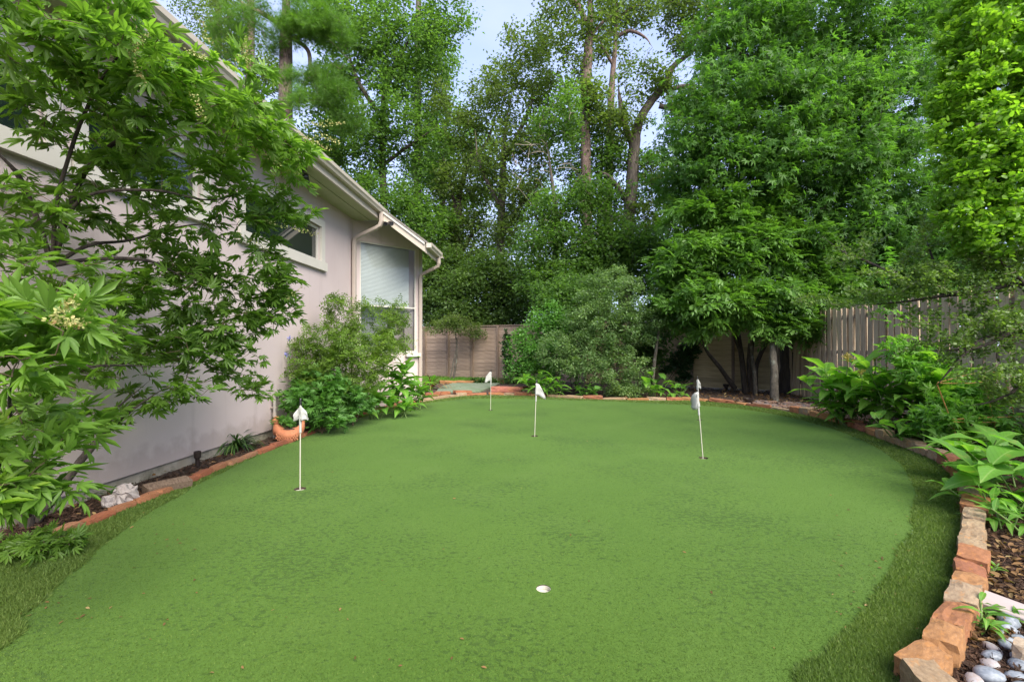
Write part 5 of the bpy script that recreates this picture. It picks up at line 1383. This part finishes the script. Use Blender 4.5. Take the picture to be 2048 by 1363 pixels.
# ---------------------------------------------------------------- trees beyond the fence
GR = 'trees beyond the back fence'
def bgt(name, label, trunks, blobs, leaf, mat, bark, per, size, jit, seed, **kw):
    return tree(name, label, trunks, blobs, leaf, mat, bark, per if leaf == 'needles' else int(per * .8), size if leaf == 'needles' else size * .88, jit * .85, seed=seed, group=GR, rmin=.010, rk=.009, **kw)
bgt('pine_tree', 'tall pine with a reddish trunk and bright needle tufts rising over the gutter', [[(572, 755, 20, 13), (572, 300, 20, 13), (571, 120, 20, 12), (573, 0, 20, 11), (572, -160, 20, 9)], [(574, 60, 20, 6), (530, 30, 19.8, 5), (490, 10, 19.6, 4), (460, -20, 19.5, 3)], [(574, 70, 20, 4), (615, 100, 19.8, 4), (622, 150, 19.7, 3), (640, 200, 19.6, 2)], [(575, 80, 20, 4), (640, 70, 19.6, 3), (700, 120, 19.4, 2)]],
    [blob(610, 40, 19.2, 60, 34, .9, 46, .25), blob(575, 55, 19.0, 22, 28, .4, 12, .3), blob(665, 60, 19.3, 50, 40, .9, 34, .1), blob(592, 160, 19.0, 26, 20, .5, 9, .1), blob(598, 205, 18.9, 24, 26, .5, 12, .3), blob(650, 170, 19.4, 50, 50, .9, 34, -.1), blob(690, 220, 19.5, 50, 50, .9, 30, -.15), blob(500, 40, 19.2, 60, 34, .9, 22, 0), blob(530, 90, 19.4, 30, 30, .7, 9, -.1), blob(450, 80, 19.5, 40, 50, .9, 14, 0), blob(580, -60, 19.5, 100, 50, 1.5, 40, .1)],
    'needles', M['needle'], M['pine'], 44, .27, .20, 301, flat=.3, droop=0)
bgt('pine_tree', 'pale pinkish pine trunk standing left of the reddish one above the gutter', [[(500, 755, 27, 9), (500, 250, 27, 9), (500, 100, 27, 8), (502, 0, 27, 7), (503, -150, 27, 6)]], [blob(470, 30, 27, 60, 60, 2, 40, 0), blob(530, 150, 27, 34, 50, 1, 34, -.1), blob(440, 120, 27, 40, 60, 1.5, 34, 0), blob(500, -70, 27, 90, 50, 2, 40, 0)], 'rhomb', M['oak'], M['pine'], 70, .2, .45, 302)
bgt('pine_tree', 'thin grey trunk farthest left between the roof and the picture top', [[(436, 755, 31, 6), (436, 100, 31, 6), (437, -120, 31, 5)]], [blob(400, 40, 31, 40, 60, 2, 34, 0), blob(450, 60, 31, 30, 60, 2, 26, 0)], 'rhomb', M['oak'], M['bark'], 70, .2, .45, 303)
bgt('hardwood_tree', 'broad dense hardwood with a forked grey trunk above the bay roof', [[(772, 760, 24, 7), (772, 560, 24, 7), (765, 320, 24, 7), (768, 200, 24, 6), (776, 150, 24, 4), (770, 60, 24, 4), (775, -90, 24, 2)], [(768, 200, 24, 4), (790, 130, 24, 5), (830, 60, 23.6, 3)], [(766, 240, 24, 5), (715, 160, 23.5, 4), (690, 80, 23.4, 2)], [(766, 330, 24, 4), (820, 290, 23.5, 3), (880, 250, 23.3, 2)], [(770, 440, 24, 4), (700, 400, 23.3, 3), (660, 360, 23, 2)]],
    [blob(760, 60, 24, 90, 70, 2, 100, .05), blob(850, 90, 24, 70, 80, 2, 90, .05), blob(690, 100, 24, 60, 80, 1.6, 90, 0), blob(660, 200, 24, 50, 70, 1.4, 70, -.05), blob(720, 280, 23.4, 70, 70, 1.4, 95, -.05), blob(650, 300, 23.4, 40, 50, 1.4, 50, -.05), blob(780, 160, 23.6, 50, 50, 1.2, 50, 0), blob(640, 20, 24, 50, 50, 1.4, 40, 0), blob(800, 250, 23.4, 60, 60, 1.5, 55, 0), blob(860, 300, 24, 50, 90, 1.8, 46, 0), blob(700, 390, 23, 60, 50, 1.2, 65, .1), blob(780, 410, 22.8, 80, 60, 1.5, 90, .1), blob(860, 450, 23, 60, 60, 1.5, 65, .05), blob(820, 520, 23, 80, 50, 1.4, 75, 0), blob(900, 20, 24, 50, 50, 1.2, 26, .1), blob(760, -50, 24, 130, 50, 2, 70, .1), blob(890, 570, 22.6, 60, 60, 1.2, 65, -.1)],
    'rhomb', M['oak2'], M['barkd'], 60, .21, .34, 304)
bgt('pine_tree', 'straight grey-green trunk wrapped in leaves right of the forked hardwood', [[(833, 760, 28, 8), (834, 400, 28, 8), (836, 200, 28, 7), (838, -100, 28, 5)]], [blob(850, 180, 28, 50, 90, 2, 60, 0), blob(870, 330, 28, 40, 60, 1.5, 40, -.05), blob(840, 450, 28, 50, 50, 1.5, 40, -.1)], 'rhomb', M['oak2'], M['bark'], 60, .22, .5, 305)
bgt('hardwood_tree', 'dark open-branched hardwood left of the blue sky gap', [[(912, 760, 24, 9), (914, 640, 24, 9), (916, 500, 24, 8), (918, 400, 24, 7), (935, 330, 24, 5), (960, 240, 24, 3)], [(917, 460, 24, 5), (900, 360, 23.8, 3), (880, 300, 23.6, 2)], [(930, 345, 24, 4), (975, 280, 23.6, 3), (1000, 200, 23.6, 2)], [(915, 520, 24, 4), (960, 440, 23.7, 3)]],
    [blob(930, 270, 24, 45, 60, 1.2, 60, 0), blob(960, 210, 24, 40, 50, 1.2, 42, .05), blob(905, 370, 23.8, 45, 45, 1.2, 60, 0), blob(960, 360, 23.6, 45, 55, 1.2, 60, .05), blob(930, 450, 23.6, 50, 40, 1.2, 58, 0), blob(880, 200, 24, 30, 50, 1, 24, 0), blob(990, 160, 24, 30, 40, .8, 20, .05), blob(880, 500, 23.5, 40, 40, 1, 36, -.1), blob(960, 520, 23.3, 40, 50, 1, 44, -.05)],
    'rhomb', M['oak'], M['barkd'], 46, .19, .32, 306)
bgt('hardwood_tree', 'hardwood with yellowish upper leaves just left of the tall central pine', [[(995, 760, 22, 9), (997, 600, 22, 9), (1002, 450, 22, 8), (1006, 340, 22, 7), (1012, 250, 22, 5), (1030, 150, 22, 3)], [(1008, 320, 22, 5), (1050, 240, 21.6, 4), (1080, 160, 21.5, 2)], [(1003, 420, 22, 5), (960, 330, 21.6, 3), (950, 260, 21.5, 2)], [(1003, 450, 22, 4), (1060, 390, 21.5, 3), (1100, 330, 21.3, 2)]],
    [blob(1010, 190, 22, 45, 55, 1.2, 54, .1), blob(1060, 130, 22, 50, 55, 1.3, 60, .2), blob(1095, 200, 21.6, 45, 50, 1.2, 56, .1), blob(1040, 270, 21.5, 55, 50, 1.2, 64, 0), blob(1000, 330, 21.5, 45, 50, 1.2, 50, 0), blob(1080, 310, 21.4, 50, 50, 1.2, 56, .05), blob(1040, 390, 21.4, 60, 45, 1.2, 60, .0), blob(1010, 460, 21.4, 50, 40, 1.2, 46, -.05), blob(1080, 80, 22, 35, 40, 1, 24, .2), blob(1030, 80, 22, 24, 30, .8, 10, .1)],
    'rhomb', M['oak'], M['bark'], 46, .18, .30, 307)
bgt('pine_tree', 'tall central pine with a straight pinkish trunk running up the middle of the picture', [[(1168, 770, 19, 11), (1172, 560, 19, 10.5), (1174, 420, 19, 10), (1170, 240, 19, 10), (1175, 120, 19, 10), (1180, 40, 19, 9), (1178, -40, 19, 8), (1180, -200, 19, 6)], [(1172, 45, 19, 6), (1158, 15, 19, 5), (1135, -10, 18.9, 5), (1110, -40, 18.8, 4)], [(1180, 80, 19, 3), (1200, 50, 18.9, 3), (1240, 20, 18.8, 2)]],
    [blob(1130, 50, 19, 55, 45, 1.2, 36, 0), blob(1190, 210, 18.6, 26, 40, .4, 26, .15), blob(1150, -60, 19, 120, 50, 1.8, 60, 0), blob(1215, 40, 19, 30, 60, 1, 26, -.05), blob(1150, 120, 19, 30, 60, 1, 22, 0), blob(1182, 180, 18.6, 14, 30, .3, 14, .2)],
    'rhomb', M['oak'], M['pine'], 50, .17, .28, 308)
bgt('pine_tree', 'slimmer reddish pine trunk right of the tall central pine', [[(1212, 770, 22, 8.5), (1214, 500, 22, 8.5), (1218, 380, 22, 8), (1222, 200, 22, 7.5), (1232, 60, 22, 6.5), (1236, -120, 22, 5)], [(1231, 75, 22, 4), (1260, 62, 21.8, 3.5), (1290, 75, 21.6, 2.5), (1305, 95, 21.5, 1.5)], [(1226, 130, 22, 3), (1208, 100, 21.8, 3), (1195, 70, 21.7, 2)], [(1233, 40, 22, 3), (1265, 15, 21.8, 2.5), (1300, 10, 21.6, 1.5)]],
    [blob(1245, 25, 22, 50, 40, 1.2, 50, 0), blob(1290, 20, 22, 40, 40, 1.2, 30, 0), blob(1205, 90, 22, 26, 40, .8, 26, -.05), blob(1235, 280, 21.7, 20, 60, .5, 18, .1), blob(1240, -70, 22, 90, 50, 1.8, 50, 0), blob(1265, 120, 22, 30, 25, .6, 8, 0)],
    'rhomb', M['oak'], M['pine'], 48, .17, .28, 309)
bgt('hardwood_tree', 'leaning forked hardwood with one long bare limb reaching to the upper right', [[(1246, 775, 19, 13), (1250, 600, 19, 12.5), (1255, 460, 19, 12), (1263, 380, 19, 12), (1268, 300, 19, 11), (1276, 250, 19, 9), (1300, 205, 18.9, 8.5), (1330, 170, 18.8, 8), (1345, 135, 18.7, 7.5), (1378, 108, 18.6, 6.5), (1400, 80, 18.5, 6), (1408, 30, 18.4, 4), (1430, -60, 18.3, 3)], [(1266, 290, 19, 7), (1250, 250, 19, 6), (1240, 200, 19, 5), (1236, 165, 19, 3)], [(1318, 212, 18.9, 5), (1345, 217, 18.8, 5), (1385, 222, 18.6, 4), (1440, 215, 18.4, 3)], [(1346, 178, 18.8, 5), (1368, 172, 18.7, 4), (1400, 172, 18.6, 3)], [(1252, 400, 19, 6), (1220, 355, 18.7, 4), (1190, 340, 18.5, 3)]],
    [blob(1290, 160, 18.9, 55, 40, 1.0, 34, -.1), blob(1330, 185, 18.8, 24, 20, .4, 10, -.1), blob(1255, 235, 18.6, 50, 36, .8, 22, .1), blob(1225, 250, 18.6, 34, 40, .6, 14, .05), blob(1380, 210, 18.5, 40, 40, .8, 34, -.05), blob(1420, 60, 18.4, 50, 60, 1, 46, .05), blob(1390, 10, 18.4, 60, 50, 1.2, 52, .1), blob(1345, 30, 18.6, 30, 50, .8, 26, 0), blob(1370, 90, 18.5, 24, 30, .5, 14, 0), blob(1320, 345, 18.9, 34, 40, .6, 34, .1), blob(1290, 440, 18.8, 40, 50, .8, 50, .15), blob(1420, 210, 18.4, 30, 50, .6, 26, 0), blob(1340, 480, 18.6, 50, 50, .8, 40, 0)],
    'rhomb', M['oak'], M['bark'], 52, .16, .24, 310)
bgt('hardwood_tree', 'leafy young hardwood filling the space between the two central pine trunks', [[(1205, 775, 20, 7), (1203, 600, 20, 6), (1200, 420, 20, 5), (1204, 300, 20, 3), (1206, 220, 20, 2)], [(1202, 430, 20, 4), (1240, 360, 19.6, 3)]],
    [blob(1200, 250, 19.6, 34, 40, 1, 34, .1), blob(1215, 320, 19.5, 46, 40, 1, 54, .05), blob(1150, 330, 19.6, 40, 40, 1, 44, .05), blob(1200, 390, 19.5, 50, 40, 1, 54, 0), blob(1250, 410, 19.5, 40, 40, 1, 40, .05), blob(1285, 330, 19.8, 30, 40, .8, 30, .1), blob(1150, 270, 19.6, 30, 40, .8, 26, .1), blob(1330, 410, 19.8, 40, 50, 1, 46, .05), blob(1350, 300, 19.8, 30, 50, 1, 34, .0)],
    'rhomb', M['oak2'], M['bark'], 50, .16, .28, 312)
bgt('hardwood_tree', 'hazier hardwood standing farther back behind the dark open-branched one', [[(880, 760, 30, 7), (882, 500, 30, 7), (890, 300, 30, 5), (895, 150, 30, 3)], [(886, 380, 30, 4), (850, 300, 29.5, 3)]],
    [blob(870, 130, 30, 50, 50, 1.5, 40, .1), blob(890, 260, 30, 60, 60, 1.5, 60, .05), blob(850, 360, 30, 60, 60, 1.5, 60, .05), blob(930, 400, 30, 60, 60, 1.5, 56, .05), blob(890, 480, 30, 70, 50, 1.5, 60, 0), blob(960, 300, 30, 40, 50, 1.5, 34, .05), blob(1060, 400, 30, 60, 60, 1.5, 50, 0), blob(1050, 480, 30, 60, 50, 1.5, 50, 0)],
    'rhomb', M['oak2'], M['bark'], 50, .24, .45, 313)
t11 = bgt('hardwood_tree', 'scrubby hardwood with bare grey twigs low in front of the central pine', [[(1118, 775, 17.5, 10), (1118, 640, 17.5, 9), (1112, 520, 17.5, 7), (1110, 420, 17.5, 6), (1100, 330, 17.5, 4), (1085, 240, 17.5, 2)], [(1112, 450, 17.5, 4), (1150, 370, 17.2, 3), (1180, 330, 17, 2)], [(1112, 480, 17.5, 4), (1060, 420, 17.2, 3)], [(1114, 540, 17.5, 4), (1170, 470, 17.1, 3), (1210, 440, 17, 2)]],
    [blob(1090, 330, 17.2, 80, 70, 1.5, 60, 0), blob(1120, 420, 17, 60, 40, 1, 70, .0), blob(1180, 390, 17, 45, 40, 1, 56, .0), blob(1090, 480, 16.9, 60, 40, 1, 66, -.05), blob(1160, 480, 16.8, 60, 40, 1, 66, -.05), blob(1215, 450, 17, 34, 40, .8, 36, 0), blob(1200, 540, 16.8, 60, 40, .8, 56, .0), blob(1110, 250, 17.3, 50, 50, 1, 44, .1), blob(1140, 200, 17.3, 30, 50, 1, 26, .05)],
    'rhomb', M['oak2'], M['bark'], 52, .15, .24, 311, bare=60, twigmat=M['twigg'])
bgt('understory_tree', 'dark glossy understory tree behind the left part of the back fence', [[(1005, 760, 20.5, 8), (1000, 650, 20.5, 7), (985, 540, 20.3, 4)]], [blob(990, 560, 20, 70, 60, 1.2, 150, 0), blob(930, 590, 20.2, 60, 60, 1.2, 130, -.05), blob(1040, 610, 19.8, 50, 50, 1, 90, -.05), blob(960, 640, 20, 90, 26, 1, 90, -.1)], 'rhomb', M['dark'], M['barkd'], 60, .17, .26, 320)
bgt('understory_tree', 'dark understory tree behind the corner of the house and the fence', [[(870, 760, 22, 8), (872, 650, 22, 7), (875, 560, 22, 4)]], [blob(870, 590, 22, 60, 60, 1.2, 130, .05), blob(850, 540, 22.3, 50, 60, 1.2, 90, .05), blob(900, 640, 21.8, 60, 30, 1, 80, -.05), blob(905, 530, 22, 40, 40, 1, 60, .0)], 'rhomb', M['dark'], M['barkd'], 60, .17, .28, 321)
bgt('understory_tree', 'mid-green understory tree behind the grey shrub', [[(1180, 770, 17, 8), (1180, 640, 17, 7), (1190, 520, 17, 4)]], [blob(1150, 560, 16.6, 70, 50, 1, 120, .1), blob(1220, 520, 16.6, 70, 50, 1, 110, .05), blob(1290, 540, 16.6, 60, 60, 1, 100, 0), blob(1080, 560, 17, 50, 50, 1, 80, 0), blob(1250, 480, 16.8, 60, 40, 1, 60, .1), blob(1340, 500, 16.6, 50, 60, 1, 70, 0)], 'rhomb', M['oak2'], M['barkd'], 55, .15, .22, 322)
bgt('understory_tree', 'shaded tree behind the fence corner and the sweetgum trunk', [[(1700, 800, 16.5, 10), (1705, 600, 16.5, 8), (1710, 480, 16.5, 4)]], [blob(1640, 560, 16.5, 100, 70, 1, 110, -.1), blob(1760, 560, 16, 100, 60, 1, 110, -.1), blob(1880, 520, 15.5, 100, 80, 1, 110, -.1), blob(2010, 500, 15, 90, 90, 1, 80, -.1), blob(1500, 640, 17, 120, 50, 1, 90, -.15), blob(1820, 620, 15.5, 120, 30, 1, 70, -.1)], 'rhomb', M['dark'], M['barkd'], 60, .16, .25, 323)
bgt('pine_tree', 'dark feathery conifer rising behind the lime-green shrub at the upper right', [[(1960, 800, 15, 14), (1950, 400, 15, 12), (1945, 100, 15, 9), (1940, -200, 15, 5)]], [blob(1900, 30, 15, 60, 60, 1.2, 60, -.1), blob(1910, 130, 15, 60, 50, 1.2, 60, -.1), blob(1900, 220, 15, 40, 40, 1, 26, -.1), blob(1980, 100, 15, 80, 100, 1.2, 60, -.1), blob(1930, 330, 15, 60, 60, 1, 40, -.1), blob(1900, -60, 15, 90, 50, 1.2, 40, 0)], 'needles', M['needle'], M['barkd'], 40, .26, .22, 324, flat=.3, droop=.2)
shrub('gap_blocking_hedge', 'dark leafy hedge added behind the side fence to block the sky in its gaps', (1760, 800, 12), [(np.array([9.1 - .02 * k, 12.5 - k * 1.15, 1.3]), np.array([.5, .8, 1.25]), 34, -.1) for k in range(10)], 'round', M['dark'], 60, .10, .16, 330, 3, cat='hedge')  # added foliage that keeps bright sky from showing between the pickets
# far wood closing the view
rr = np.random.default_rng(77)
cl = []; br = []
for i in range(230):
    px_ = rr.uniform(-300, 2500); d_ = rr.uniform(30, 46)
    py_ = rr.uniform(470, 700)
    if rr.uniform() < .35 and not (980 < px_ < 1420): py_ = rr.uniform(250, 480)
    if 1210 < px_ < 1400: py_ = rr.uniform(540, 700)
    c = np.array(P(px_, py_, d_)); cl.append(c)
cl = np.array(cl); m = 330
Pp = (cl[:, None, :] + rr.normal(size=(len(cl), m, 3)) * np.array([1.6, 1.6, 1.25])).reshape(-1, 3)
tone = (np.repeat(rr.uniform(0, .5, len(cl)), m) + rr.uniform(0, .4, len(Pp)))
ok = Pp[:, 2] > 0
Pp, tone = Pp[ok], tone[ok]; n = len(Pp)
link('distant_wood', leaves_me('rhomb', Pp, rr.normal(size=(n, 3)), rr.normal(size=(n, 3)) * .5 + np.array([0, 0, .5]), rr.uniform(.2, .42, n), tone), M['dark'], label='distant dark green wood closing the view behind the nearer trees', cat='wood', kind='stuff')
print('tris', sum(len(m_.polygons) for m_ in bpy.data.meshes), 'objects', len(COL.objects))
